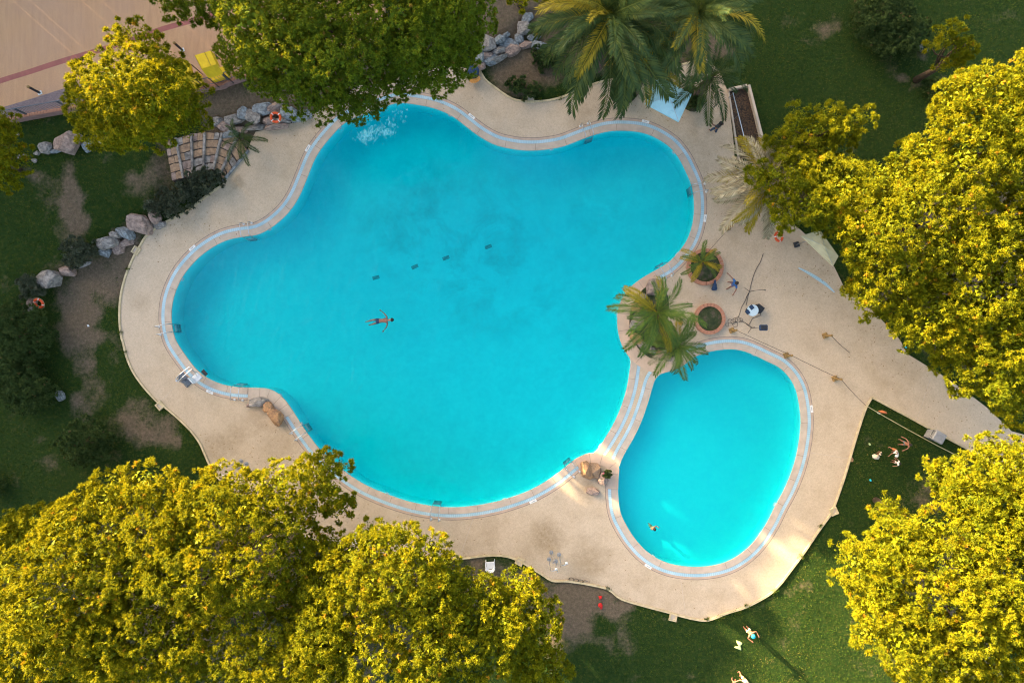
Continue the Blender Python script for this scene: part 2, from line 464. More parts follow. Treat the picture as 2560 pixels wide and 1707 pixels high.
# ------------------------------------------------------------------ ground
WALL_LINE = [(-400, 1010), (0, 830), (70, 765), (270, 622), (395, 545), (425, 462), (404, 340), (530, 308), (650, 318), (760, 295), (900, 200), (1150, 120), (1200, 160), (1330, 60), (1480, -60), (1700, -400)]
wl = np.array([P(*p)[:2] for p in WALL_LINE])
def rise(x, y):
    """the garden above the boulder line stands about half a metre higher than the pool deck"""
    x = np.asarray(x, float); y = np.asarray(y, float)
    best = np.full(x.shape, 1e9); side = np.zeros(x.shape)
    for (ax, ay), (bx, by) in zip(wl[:-1], wl[1:]):
        dx, dy = bx - ax, by - ay
        t = np.clip(((x - ax) * dx + (y - ay) * dy) / (dx * dx + dy * dy), 0, 1)
        d = np.hypot(x - ax - t * dx, y - ay - t * dy)
        s = dx * (y - ay) - dy * (x - ax)
        m = d < best
        best = np.where(m, d, best); side = np.where(m, np.sign(s), side)
    sd = best * side
    t = np.clip((sd + 0.1) / 0.9, 0, 1)
    return 0.45 * t * t * (3 - 2 * t)
DIRT = [(190,520,38,75,.9),(380,470,60,40,.55),(150,480,50,30,.35),(60,440,60,25,.5),(250,700,95,55,.8),(215,790,60,90,.95),(180,850,60,50,.7),(215,950,40,90,.6),(240,990,45,40,.4),(390,1080,70,55,.75),(330,1050,40,50,.5),
 (440,1095,30,40,.7),(300,640,60,30,.7),(330,650,25,60,.8),(560,260,70,60,.95),(640,270,70,60,.9),(800,150,260,140,.9),(1290,40,140,70,.95),(1310,180,130,60,.8),(1400,140,80,60,.9),(1550,110,220,80,.85),
 (1460,1500,120,45,.95),(1400,1560,70,60,.95),(1440,1610,90,30,.55),(1560,1520,60,20,.7),(1330,1480,60,40,.9),(1380,1640,40,40,.6),(1230,1470,70,60,.7),(1560,1580,20,60,.35),
 (2095,65,35,30,.6),(2250,200,20,15,.5),(2280,220,20,20,.45),(2330,1240,60,60,.5),(2300,1250,30,20,.5),(2320,110,30,25,.4),(1940,400,30,25,.5),(70,300,50,15,.5),(420,420,50,60,.7),(1760,110,80,35,.8),
 (2430,660,230,230,.7),(2400,1500,200,200,.4),(600,1500,600,240,.6),(110,470,30,70,.25),(90,1090,30,40,.3),(110,1180,40,30,.25),(300,900,20,60,.2)]
def vnoise(x, y, f, seed):
    x = np.asarray(x) * f; y = np.asarray(y) * f
    tab = np.random.default_rng(seed).random((64, 64))
    xi = np.floor(x).astype(int); yi = np.floor(y).astype(int); u = x - xi; v = y - yi
    u = u * u * (3 - 2 * u); v = v * v * (3 - 2 * v)
    g = lambda i, j: tab[(xi + i) % 64, (yi + j) % 64]
    return (g(0, 0) * (1 - u) + g(1, 0) * u) * (1 - v) + (g(0, 1) * (1 - u) + g(1, 1) * u) * v - .5
def dirt_at(x, y):
    x = np.asarray(x); y = np.asarray(y)
    wx = 55 * vnoise(x, y, .45, 1) + 30 * vnoise(x, y, 1.1, 2); wy = 55 * vnoise(x, y, .45, 3) + 30 * vnoise(x, y, 1.1, 4)
    px = x * 40 + 1280 + wx; py = 853.5 - y * 40 + wy
    acc = np.zeros(px.shape)
    for cx, cy, rx, ry, s in DIRT:
        d = np.sqrt(((px - cx) / rx) ** 2 + ((py - cy) / ry) ** 2)
        t = np.clip((1.6 - d) / 1.2, 0, 1)
        acc = np.maximum(acc, s * t * t * (3 - 2 * t))
    return np.clip(acc + .45 * vnoise(x, y, .8, 5) + .35 * vnoise(x, y, 2.3, 6), 0, 1)

def make_ground():
    step = 0.25
    xs = np.concatenate(([-3000, -900, -300, -120, -70, -52], np.arange(-42, 42.01, step), [52, 70, 120, 300, 900, 3000]))
    ys = np.concatenate(([-3000, -900, -300, -120, -60, -40], np.arange(-28, 28.01, step), [40, 60, 120, 300, 900, 3000]))
    X, Y = np.meshgrid(xs, ys, indexing='ij')
    Z = rise(X, Y)
    inner = (np.abs(X) < 45) & (np.abs(Y) < 30)
    Z = np.where(inner, Z, 0.45 * (rise(np.clip(X, -45, 45), np.clip(Y, -30, 30)) > 0.2))
    Z = Z + 0.018 * np.sin(X * 1.7 + 0.6 * Y) * np.sin(Y * 1.3 - 0.4 * X) * inner
    deck = [(p.x, p.y) for p in deck_w]
    ins = in_poly(X, Y, deck)
    nx, ny = X.shape
    faces = []
    for i in range(nx - 1):
        for j in range(ny - 1):
            if ins[i, j] and ins[i + 1, j] and ins[i, j + 1] and ins[i + 1, j + 1]:
                continue
            faces.append((i * ny + j, (i + 1) * ny + j, (i + 1) * ny + j + 1, i * ny + j + 1))
    # under the deck rim the ground is kept low
    dz = np.where(ins, -0.12, 0.0)
    Z = np.where(ins, np.minimum(Z, 0) + dz, Z)
    me = bpy.data.meshes.new('ground')
    me.from_pydata(list(zip(X.ravel().tolist(), Y.ravel().tolist(), Z.ravel().tolist())), [], faces)
    a = me.attributes.new('dirt', 'FLOAT', 'POINT')
    a.data.foreach_set('value', dirt_at(X, Y).ravel().astype(np.float32))
    m, nt, pb, out = new_mat('lawn_and_bare_earth')
    pos = nt.nodes.new('ShaderNodeNewGeometry').outputs['Position']
    att = nd(nt, 'ShaderNodeAttribute', attribute_name='dirt').outputs['Fac']
    n1 = noise(nt, 0.55, 6, 0.7, pos); n2 = noise(nt, 5.0, 6, 0.75, pos); n3 = noise(nt, 22.0, 4, 0.7, pos)
    g = ramp(nt, n2, [(0.3, (0.010, 0.028, 0.007)), (0.5, (0.021, 0.044, 0.008)), (0.64, (0.058, 0.066, 0.012)), (0.78, (0.11, 0.088, 0.035))])
    g = mixc(nt, math_n(nt, 'MULTIPLY', n3, 0.5), g, (0.016, 0.036, 0.006))
    d = ramp(nt, n2, [(0.25, (0.075, 0.052, 0.040)), (0.5, (0.15, 0.105, 0.075)), (0.75, (0.23, 0.165, 0.115))])
    d = mixc(nt, ramp(nt, n3, [(0.45, (0, 0, 0)), (0.62, (0.55, 0.55, 0.55))]), d, (0.05, 0.07, 0.02))
    w = math_n(nt, 'ADD', att, math_n(nt, 'MULTIPLY', math_n(nt, 'SUBTRACT', n1, 0.5), 0.9))
    w = math_n(nt, 'ADD', w, math_n(nt, 'MULTIPLY', math_n(nt, 'SUBTRACT', n2, 0.5), 0.7))
    w = ramp(nt, w, [(0.22, (0, 0, 0)), (0.72, (1, 1, 1))])
    nt.links.new(mixc(nt, w, g, d), pb.inputs['Base Color'])
    pb.inputs['Roughness'].default_value = 0.95
    pb.inputs['Specular IOR Level'].default_value = 0.1
    nt.links.new(bump(nt, n3, 0.8, 0.05), pb.inputs['Normal'])
    o = link('ground', me, m, smooth=True)
    tag(o, 'lawn of short grass worn to bare earth in patches', kind='structure')
    return o
ground = make_ground()

# ------------------------------------------------------------------ deck with the two pools cut out
def tess(loops, z):
    l3 = [[Vector((p[0], p[1], 0)) for p in lp] for lp in loops]
    tris = tessellate_polygon(l3)
    flat = [v for lp in l3 for v in lp]
    vs_ = [(v.x, v.y, z) for v in flat]
    fs = []
    for a, b, c in tris:
        ar = (flat[b].x - flat[a].x) * (flat[c].y - flat[a].y) - (flat[c].x - flat[a].x) * (flat[b].y - flat[a].y)
        if abs(ar) < 1e-9: continue
        fs.append((a, b, c) if ar > 0 else (a, c, b))
    return vs_, fs

def make_deck():
    mb = MB()
    holes = [offs(main_w, main_n, 0.24), offs(small_w, small_n, 0.24)]
    vs_, fs = tess([deck_w] + [h[::-1] for h in holes], Z_DECK)
    mb.add(vs_, fs)
    # the slab's outer edge
    n = len(deck_w)
    mb.add([(p.x, p.y, Z_DECK) for p in deck_w] + [(p.x, p.y, -0.3) for p in deck_w], [(i, (i + 1) % n, n + (i + 1) % n, n + i) for i in range(n)])
    m, nt, pb, out = new_mat('tan_aggregate_deck')
    pos = nt.nodes.new('ShaderNodeNewGeometry').outputs['Position']
    n1 = noise(nt, 0.10, 3, 0.5, pos); n2 = noise(nt, 0.9, 6, 0.65, pos); n3 = noise(nt, 26.0, 4, 0.8, pos); n4 = noise(nt, 7.0, 4, 0.7, pos)
    c = ramp(nt, n2, [(0.28, (0.44, 0.33, 0.215)), (0.52, (0.51, 0.39, 0.268)), (0.75, (0.57, 0.445, 0.315))])
    c = mixc(nt, ramp(nt, n1, [(0.35, (0, 0, 0)), (0.7, (0.6, 0.6, 0.6))]), c, (0.58, 0.465, 0.345))
    c = mixc(nt, 0.5, c, ramp(nt, n3, [(0.28, (0.52, 0.50, 0.47)), (0.5, (1, 1, 1)), (0.72, (1.35, 1.33, 1.3))]), 'MULTIPLY')
    n5 = noise(nt, 8.5, 3, 0.75, pos)
    c = mixc(nt, 1.0, c, ramp(nt, n5, [(0.25, (0.87, 0.865, 0.86)), (0.5, (1, 1, 1)), (0.78, (1.1, 1.095, 1.09))]), 'MULTIPLY')
    st = [(*P(1370, 1340)[:2], 1.4, .75), (*P(1470, 1400)[:2], 1.6, .6), (*P(1450, 1440)[:2], 0.9, .5), (*P(1340, 1370)[:2], 1.2, .35), (*P(545, 1120)[:2], 1.4, .55), (*P(590, 1080)[:2], 1.2, .4), (*P(690, 1110)[:2], 1.5, .3),
          (*P(1420, 1170)[:2], 0.7, .6), (*P(1470, 1215)[:2], 0.8, .5), (*P(1600, 430)[:2], 0.6, .2), (*P(720, 1060)[:2], 0.6, .5), (*P(590, 455)[:2], 0.5, .5), (*P(1450, 290)[:2], 1.0, .3), (*P(640, 1060)[:2], 1.0, .35),
          (*P(450, 760)[:2], 0.8, .25), (*P(350, 760)[:2], 0.8, .3), (*P(1230, 1320)[:2], 1.0, .25), (*P(2020, 850)[:2], 1.2, .2)]
    s = spots(nt, st)
    s = math_n(nt, 'MULTIPLY', s, ramp(nt, n4, [(0.3, (0.35,) * 3), (0.65, (1, 1, 1))]))
    c = mixc(nt, s, c, (0.24, 0.165, 0.085))
    nt.links.new(c, pb.inputs['Base Color'])
    pb.inputs['Roughness'].default_value = 0.9
    pb.inputs['Specular IOR Level'].default_value = 0.2
    nt.links.new(bump(nt, n3, 0.4, 0.02), pb.inputs['Normal'])
    o = mb.build('pool_deck', m, fix=False)
    tag(o, 'tan aggregate pool deck running round both pools', kind='structure')
    return o
deck = make_deck()

def kerb(pts, name, label, w=0.12, step=10):
    px = catmull(pts, False, step)
    ww = W2(px)
    nr = normals2(ww, False)
    mb = MB(); mb.ribbon(offs(ww, nr, -w / 2), offs(ww, nr, w / 2), -0.15, 0.115)
    o = mb.build(name, MT['kerb'])
    tag(o, label, kind='structure')
    return o
kerb(KERB_LEFT[1:], 'kerb', 'cream kerb between the pool deck and the lawn')
kerb(KERB_PATH, 'kerb', 'cream kerb along the path to the right')
kerb(KERB_BED, 'kerb', 'cream kerb round the palm bed', 0.11)

# ------------------------------------------------------------------ pools
def depth_main(x, y):
    s = (x * 0.5 + y * 0.86)                      # shallower towards the top, shaped so the water there looks less dark
    return -np.clip(1.58 - 0.008 * (s + 2.0), 1.4, 1.7)
def depth_small(x, y):
    return np.full(np.shape(x), -0.95)

def tile_mat(name, c1, c2, stain):
    m, nt, pb, out = new_mat(name)
    pos = nt.nodes.new('ShaderNodeNewGeometry').outputs['Position']
    n2 = noise(nt, 0.35, 7, 0.68, pos, 0.4); n3 = noise(nt, 3.0, 5, 0.7, pos)
    n4 = noise(nt, 0.9, 6, 0.7, pos, 0.3)
    c = ramp(nt, n3, [(0.3, c2), (0.65, c1)])
    c = mixc(nt, ramp(nt, n4, [(0.42, (0, 0, 0)), (0.75, (0.35, 0.35, 0.35))]), c, (0.07, 0.66, 0.76))
    if stain:
        sp = spots(nt, [(*P(1180, 620)[:2], 6.0, 1.0), (*P(1010, 560)[:2], 4.0, .9), (*P(1300, 700)[:2], 4.0, .8), (*P(1500, 520)[:2], 2.4, .6), (*P(1280, 760)[:2], 2.5, .7), (*P(1080, 480)[:2], 3.5, .7), (*P(830, 520)[:2], 2.0, .35), (*P(470, 760)[:2], 2, .3)])
        s = math_n(nt, 'MULTIPLY', sp, ramp(nt, n2, [(0.44, (0, 0, 0)), (0.66, (0.55, 0.55, 0.55))]))
        s = math_n(nt, 'MULTIPLY', s, ramp(nt, n3, [(0.35, (0.55,) * 3), (0.6, (1, 1, 1))]))
        c = mixc(nt, s, c, (0.05, 0.30, 0.36))
    nt.links.new(c, pb.inputs['Base Color'])
    pb.inputs['Roughness'].default_value = 0.6
    return m

def water_mat(name, dens):
    m, nt, pb, out = new_mat(name)
    nt.nodes.remove(pb)
    pos = nt.nodes.new('ShaderNodeNewGeometry').outputs['Position']
    mp = nd(nt, 'ShaderNodeMapping', i_Rotation=(0, 0, R(35)), i_Scale=(1.0, 0.45, 1.0)); nt.links.new(pos, mp.inputs[0])
    n1 = noise(nt, 2.2, 4, 0.6, mp.outputs[0], 0.5); n2 = noise(nt, 0.5, 2, 0.5, pos)
    h = math_n(nt, 'MULTIPLY', n1, n2)
    b = bump(nt, h, 0.7, 0.25)
    tr = nd(nt, 'ShaderNodeBsdfTransparent')
    gl = nd(nt, 'ShaderNodeBsdfGlossy', i_Roughness=0.06)
    nt.links.new(b, gl.inputs['Normal'])
    # Schlick reflectance that treats both sides of the sheet alike
    inc = nt.nodes.new('ShaderNodeNewGeometry')
    dt = nd(nt, 'ShaderNodeVectorMath', operation='DOT_PRODUCT'); nt.links.new(inc.outputs['Incoming'], dt.inputs[0]); nt.links.new(b, dt.inputs[1])
    om = math_n(nt, 'SUBTRACT', 1.0, math_n(nt, 'ABSOLUTE', dt.outputs['Value']), True)
    fr = math_n(nt, 'ADD', math_n(nt, 'MULTIPLY', math_n(nt, 'POWER', om, 5.0), 0.9), 0.016)
    mx = nd(nt, 'ShaderNodeMixShader'); nt.links.new(fr, mx.inputs[0]); nt.links.new(tr.outputs[0], mx.inputs[1]); nt.links.new(gl.outputs[0], mx.inputs[2])
    nt.links.new(mx.outputs[0], out.inputs['Surface'])
    va = nd(nt, 'ShaderNodeVolumeAbsorption', i_Density=dens)
    va.inputs['Color'].default_value = (0.0, 0.908, 0.910, 1)
    nt.links.new(va.outputs[0], out.inputs['Volume'])
    return m

def make_pool(loop, nr, depth, label, wl_label, tm, wm, grid):
    pts = [(p.x, p.y) for p in loop]
    xs = np.arange(min(p[0] for p in pts), max(p[0] for p in pts), grid); ys = np.arange(min(p[1] for p in pts), max(p[1] for p in pts), grid)
    X, Y = np.meshgrid(xs, ys); X = X.ravel(); Y = Y.ravel()
    keep = in_poly(X, Y, pts)
    inner = [(x, y) for x, y in zip(X[keep], Y[keep]) if min((x - p[0]) ** 2 + (y - p[1]) ** 2 for p in pts) > (grid * 0.45) ** 2]
    V = [Vector(p) for p in pts] + [Vector(p) for p in inner]
    n = len(pts)
    vv, ee, ff, *_ = delaunay_2d_cdt(V, [(i, (i + 1) % n) for i in range(n)], [tuple(range(n))], 1, 1e-5)
    va = np.array([(v.x, v.y) for v in vv])
    z = depth(va[:, 0], va[:, 1])
    mb = MB(); mb.add([(v.x, v.y, float(k)) for v, k in zip(vv, z)], ff)
    zb = depth(np.array([p[0] for p in pts]), np.array([p[1] for p in pts]))
    mb.add([(p[0], p[1], 0.02) for p in pts] + [(p[0], p[1], float(k)) for p, k in zip(pts, zb)], [(i, (i + 1) % n, n + (i + 1) % n, n + i) for i in range(n)])
    b = mb.build('pool_basin', tm, fix=False)
    tag(b, label, kind='structure')
    wv = offs(loop, nr, 0.03)
    mw = MB()
    vs_, fs = tess([wv], Z_WATER); mw.add(vs_, fs)
    vs2, fs2 = tess([wv], -3.2); mw.add(vs2, [f[::-1] for f in fs2])
    mw.add([(p.x, p.y, Z_WATER) for p in wv] + [(p.x, p.y, -3.2) for p in wv], [(i, (i + 1) % n, n + (i + 1) % n, n + i) for i in range(n)])
    me = mw.mesh('pool_water')
    bm = bmesh.new(); bm.from_mesh(me)
    bmesh.ops.remove_doubles(bm, verts=bm.verts, dist=1e-4); bmesh.ops.recalc_face_normals(bm, faces=bm.faces); bm.to_mesh(me); bm.free()
    w = link('pool_water', me, wm)
    tag(w, wl_label, kind='structure')
make_pool(main_w, main_n, depth_main, 'pale blue basin of the large pool', 'turquoise water of the large lobed pool', tile_mat('pool_paint', (0.12, 0.90, 0.94), (0.10, 0.85, 0.90), True), water_mat('pool_water', 1.4), 1.2)
make_pool(small_w, small_n, depth_small, 'pale blue basin of the small pool', 'bright turquoise water of the small pear-shaped pool', tile_mat('small_pool_paint', (0.10, 0.80, 0.80), (0.08, 0.77, 0.78), False), water_mat('small_pool_water', 1.4), 1.2)

# coping slabs, overflow gutter and edge band
ISL = [(1634,679),(1601,699),(1574,721),(1558,743),(1548,765),(1544,795),(1545,822),(1552,854),(1563,876),(1578,898),(1600,916),(1625,928),(1648,933),(1667,929),(1688,923),(1708,912),(1727,895)]
LOBE_SE = [(1436,1149),(1465,1135),(1487,1133),(1512,1138),(1534,1150),(1546,1168),(1545,1192),(1544,1222)]
LOBE_SW = [(622,969),(645,970),(670,972),(694,983),(716,1004),(734,1031)]
def zone(p, small):
    x, y = p
    if not small:
        if x > 1538 and 684 < y < 890 and x < 1628: return 'slab'
        if 1448 < x < 1484 and 1128 < y < 1150: return 'slab'
        if 628 < x < 728 and 965 < y < 1018: return 'slab'
    else:
        if y < 926 and x < 1712: return 'slab'
        if x < 1552 and 1172 < y < 1208: return 'slab'
    return ''
def gutter_mat():
    m, nt, pb, out = new_mat('pale_blue_gutter_grate')
    at = nd(nt, 'ShaderNodeAttribute', attribute_name='run').outputs['Fac']
    fr = math_n(nt, 'FRACT', math_n(nt, 'MULTIPLY', at, 9.0))
    pos = nt.nodes.new('ShaderNodeNewGeometry').outputs['Position']
    c = ramp(nt, noise(nt, 1.2, 5, 0.6, pos), [(0.3, (0.30, 0.48, 0.55)), (0.7, (0.47, 0.62, 0.68))])
    c = mixc(nt, ramp(nt, fr, [(0.18, (0.32,) * 3), (0.24, (0, 0, 0))]), c, (0.12, 0.22, 0.27))
    nt.links.new(c, pb.inputs['Base Color'])
    pb.inputs['Roughness'].default_value = 0.5
    nt.links.new(bump(nt, ramp(nt, fr, [(0.18, (0, 0, 0)), (0.24, (1, 1, 1))]), 0.6, 0.01), pb.inputs['Normal'])
    return m
GUT = gutter_mat()
def runs(flags):
    n = len(flags); out = []
    if all(flags): return [(0, n)]
    st = next(i for i in range(n) if flags[i] and not flags[i - 1])
    i = st
    while i < st + n:
        if flags[i % n]:
            j = i
            while j < st + n and flags[j % n]: j += 1
            out.append((i, j)); i = j
        else: i += 1
    return out
def make_rim(loop_px, loop, nr, small, lab):
    n = len(loop)
    fl = [zone(p, small) == '' for p in loop_px]
    other = small_px if not small else main_px
    near = [min((p - q).length for q in other[::2]) < 95 for p in loop_px]
    bed = MB(); gut = MB(); bnd = MB(); lin = MB()
    rs = []
    for a, b in runs(fl):
        idx = [i % n for i in range(a, b)]
        if a == 0 and b == n: idx.append(0)
        A = [loop[i] for i in idx]; N = [nr[i] for i in idx]
        bed.ribbon(offs(A, N, 0.012), offs(A, N, 0.402), -0.05, 0.078)
        g0 = len(gut.v); gut.ribbon(offs(A, N, 0.405), offs(A, N, 0.60), 0.03, 0.070)
        s = 0.0
        for k in range(len(A)):
            if k: s += (A[k] - A[k - 1]).length
            rs += [s] * 4
        # edge band where the pools do not crowd each other
        fb = [not near[i] for i in idx]; k = 0
        while k < len(idx):
            if fb[k]:
                e = k
                while e < len(idx) and fb[e]: e += 1
                if e - k > 1:
                    bnd.ribbon(offs(A[k:e], N[k:e], 0.603), offs(A[k:e], N[k:e], 0.745), 0.03, 0.0735)
                    lin.ribbon(offs(A[k:e], N[k:e], 0.745), offs(A[k:e], N[k:e], 0.785), 0.03, 0.0645)
                k = e
            else: k += 1
    cb = bed.build('pool_coping', MT['joint']); tag(cb, lab + ' coping of pale stone slabs', kind='structure')
    g = gut.build('gutter', GUT); tag(g, lab + ' pale blue overflow gutter', kind='structure')
    at = g.data.attributes.new('run', 'FLOAT', 'POINT'); at.data.foreach_set('value', rs)
    bb = bnd.build('edge_band', MT['band']); tag(bb, lab + ' pinkish band round the gutter', kind='structure')
    ll = lin.build('edge_joint', MT['joint']); tag(ll, lab + ' dark joint round the band', kind='structure')
    for a, b in runs(fl):
        i = a
        while i < b - 1:
            m = min(random.randint(8, 11), b - 1 - i)
            if b - 1 - i - m < 4: m = b - 1 - i
            seg = [k % n for k in range(i, i + m + 1)]
            A = [loop[k] for k in seg]; N = [nr[k] for k in seg]
            t0 = (A[1] - A[0]).normalized() * 0.011; t1 = (A[-1] - A[-2]).normalized() * 0.011
            I, O = offs(A, N, -0.02), offs(A, N, 0.395)
            I[0] = I[0] + t0; O[0] = O[0] + t0; I[-1] = I[-1] - t1; O[-1] = O[-1] - t1
            s = MB(); s.ribbon(I, O, 0.0, 0.088 + random.uniform(-0.003, 0.003)); s.build('coping_slab', MT['cope'], cb)
            i += m
    return cb
make_rim(main_px, main_w, main_n, False, 'large pool')
make_rim(small_px, small_w, small_n, True, 'small pool')
def slab_arc(pts, side, w, k, lab, mat=MT['slab']):
    px = catmull(pts, False, 6.0); ww = W2(px); nr = normals2(ww, False)
    nr = [q * side for q in nr]
    b = MB(); b.ribbon(offs(ww, nr, 0.012), offs(ww, nr, w - 0.01), 0.0, 0.092)
    bo = b.build('slab_coping', MT['joint']); tag(bo, lab, kind='structure')
    n = len(ww) - 1
    cuts = [round(n * i / k) for i in range(k + 1)]
    for a, c in zip(cuts[:-1], cuts[1:]):
        A = ww[a:c + 1]; N = nr[a:c + 1]
        t0 = (A[1] - A[0]).normalized() * 0.011; t1 = (A[-1] - A[-2]).normalized() * 0.011
        I, O = offs(A, N, -0.022), offs(A, N, w)
        I[0] = I[0] + t0; O[0] = O[0] + t0; I[-1] = I[-1] - t1; O[-1] = O[-1] - t1
        s = MB(); s.ribbon(I, O, -0.02, 0.104 + random.uniform(-0.003, 0.003)); s.build('paving_slab', mat, bo)
    return bo
slab_arc(ISL, -1, 0.72, 9, 'wide peach stone slabs round the palm island')
slab_arc(LOBE_SE, 1, 0.66, 5, 'wide peach slabs round the boulders between the pools')
slab_arc(LOBE_SW, 1, 0.74, 5, 'stained grey slabs round the boulders at the lower left of the large pool', MT['cope'])

MT['drain_blue'] = simple('drain_grate_blue', (0.22, 0.52, 0.56), None, 6.0, 0.6, 0.1)
MT['drain_dark'] = simple('drain_frame_teal', (0.07, 0.30, 0.34), None, 6.0, 0.6, 0.1)
# floor drains, wall lights and depth plates
for k, (px, py, a) in enumerate([(940, 694, 14), (1037, 667, 24), (1115, 645, 20), (1221, 617, 20)]):
    w = P(px, py, -1.9); z = float(depth_main(w.x, w.y)); w = P(px, py, z)
    lab = ['drain nearest the floating swimmer', 'second drain from the floating swimmer', 'third drain from the floating swimmer', 'drain farthest from the floating swimmer'][k]
    t = thing('floor_drain', 'dark rectangular pool ' + lab, 'drain', w, R(a), 'drains on the floor of the large pool')
    m = MB(); m.box((0, 0, 0.015), (0.44, 0.22, 0.03), 0, 0.01); m.build('frame', MT['drain_dark'], t, local=True)
    for i in range(5):
        m = MB(); m.box((-0.16 + 0.08 * i, 0, 0.035), (0.045, 0.18, 0.012)); m.build('slat', MT['drain_blue'], t, local=True)

def edge_at(px, py):
    """nearest place on the pool edges: position and outward normal"""
    p = Vector(P(px, py)[:2]); best = None
    for L, N in ((main_w, main_n), (small_w, small_n)):
        for q, nn in zip(L, N):
            d = (q - p).length
            if best is None or d < best[0]: best = (d, q, nn)
    return best[1], best[2]
PLATES = [(1175,296,'at the top curve nearest the black bin'),(770,375,'beside the upper left curve near the fan of steps'),(485,622,'on the left curve near the upper left ladder'),(1614,315,'below the pale cyan canopy'),
 (1757,548,'on the right curve of the large pool'),(527,975,'by the lower left curve beside the pool lift'),(1327,1250,'on the lower curve left of the orange boulder'),(2023,1019,'on the right side of the small pool'),(1620,1408,'on the lower left curve of the small pool')]
for px, py, where in PLATES:
    q, nn = edge_at(px, py)
    c = q + nn * 0.70
    t = thing('depth_plate', 'white enamel depth plate ' + where, 'plate', (c.x, c.y, Z_DECK), math.atan2(nn.y, nn.x) - math.pi / 2, 'white depth plates round the pools')
    m = MB(); m.box((0, 0, 0.012), (0.46, 0.16, 0.024), 0, 0.006); m.build('board', MT['white_paint'], t, local=True)
    m = MB()
    for i in range(4): m.box((-0.09 + 0.055 * i, 0.0, 0.0255), (0.03, 0.045, 0.003))
    m.build('print', MT['rail_metal'], t, local=True)
for px, py in [(1675,385),(1380,378),(673,578),(1125,290),(447,690),(1696,634),(1545,785),(700,985),(757,1060),(965,1232),(1258,1245),(1498,1110),(1888,888),(1634,1386),(1935,1262),(853,318)]:  # last place is a white skimmer ring, drawn as one more lamp
    q, nn = edge_at(px, py)
    c = q - nn * 0.03
    t = thing('pool_lamp', 'small pale underwater lamp set in the pool wall', 'lamp', (c.x, c.y, -0.16), math.atan2(nn.y, nn.x), 'unlit lamps in the pool walls')
    m = MB(); m.torus((0, 0, 0), 0.11, 0.02, 16, 6, Matrix.Rotation(R(90), 3, 'Y')); m.build('rim', MT['white_plastic'], t, local=True)
    m = MB(); m.box((0.0, 0, 0), (0.03, 0.14, 0.14), 0, 0.008); m.build('lens', MT['table_top'], t, local=True)

# drain boxes let into the kerb
for px, py, a, where in [(342,627,-58,'beside the boulder row on the left'),(402,1013,-42,'at the kink of the kerb by the lower left lawn'),(1326,249,0,'in the kerb of the palm bed'),(1299,1402,28,'near the lower shower posts'),(1682,1541,12,'at the lowest point of the deck'),(2083,1277,-24,'in the kerb on the right of the small pool')]:
    w = P(px, py)
    t = thing('drain_box', 'small square concrete drain box ' + where, 'drain box', w, R(-a), 'concrete drain boxes in the kerb')
    m = MB()
    for s in (-1, 1):
        m.box((s * 0.19, 0, 0.05), (0.09, 0.46, 0.18)); m.box((0, s * 0.19, 0.05), (0.288, 0.08, 0.176))
    m.build('rim', MT['kerb'], t, local=True)
    m = MB(); m.box((0, 0, 0.03), (0.29, 0.29, 0.12)); m.build('cover', MT['cope'], t, local=True)

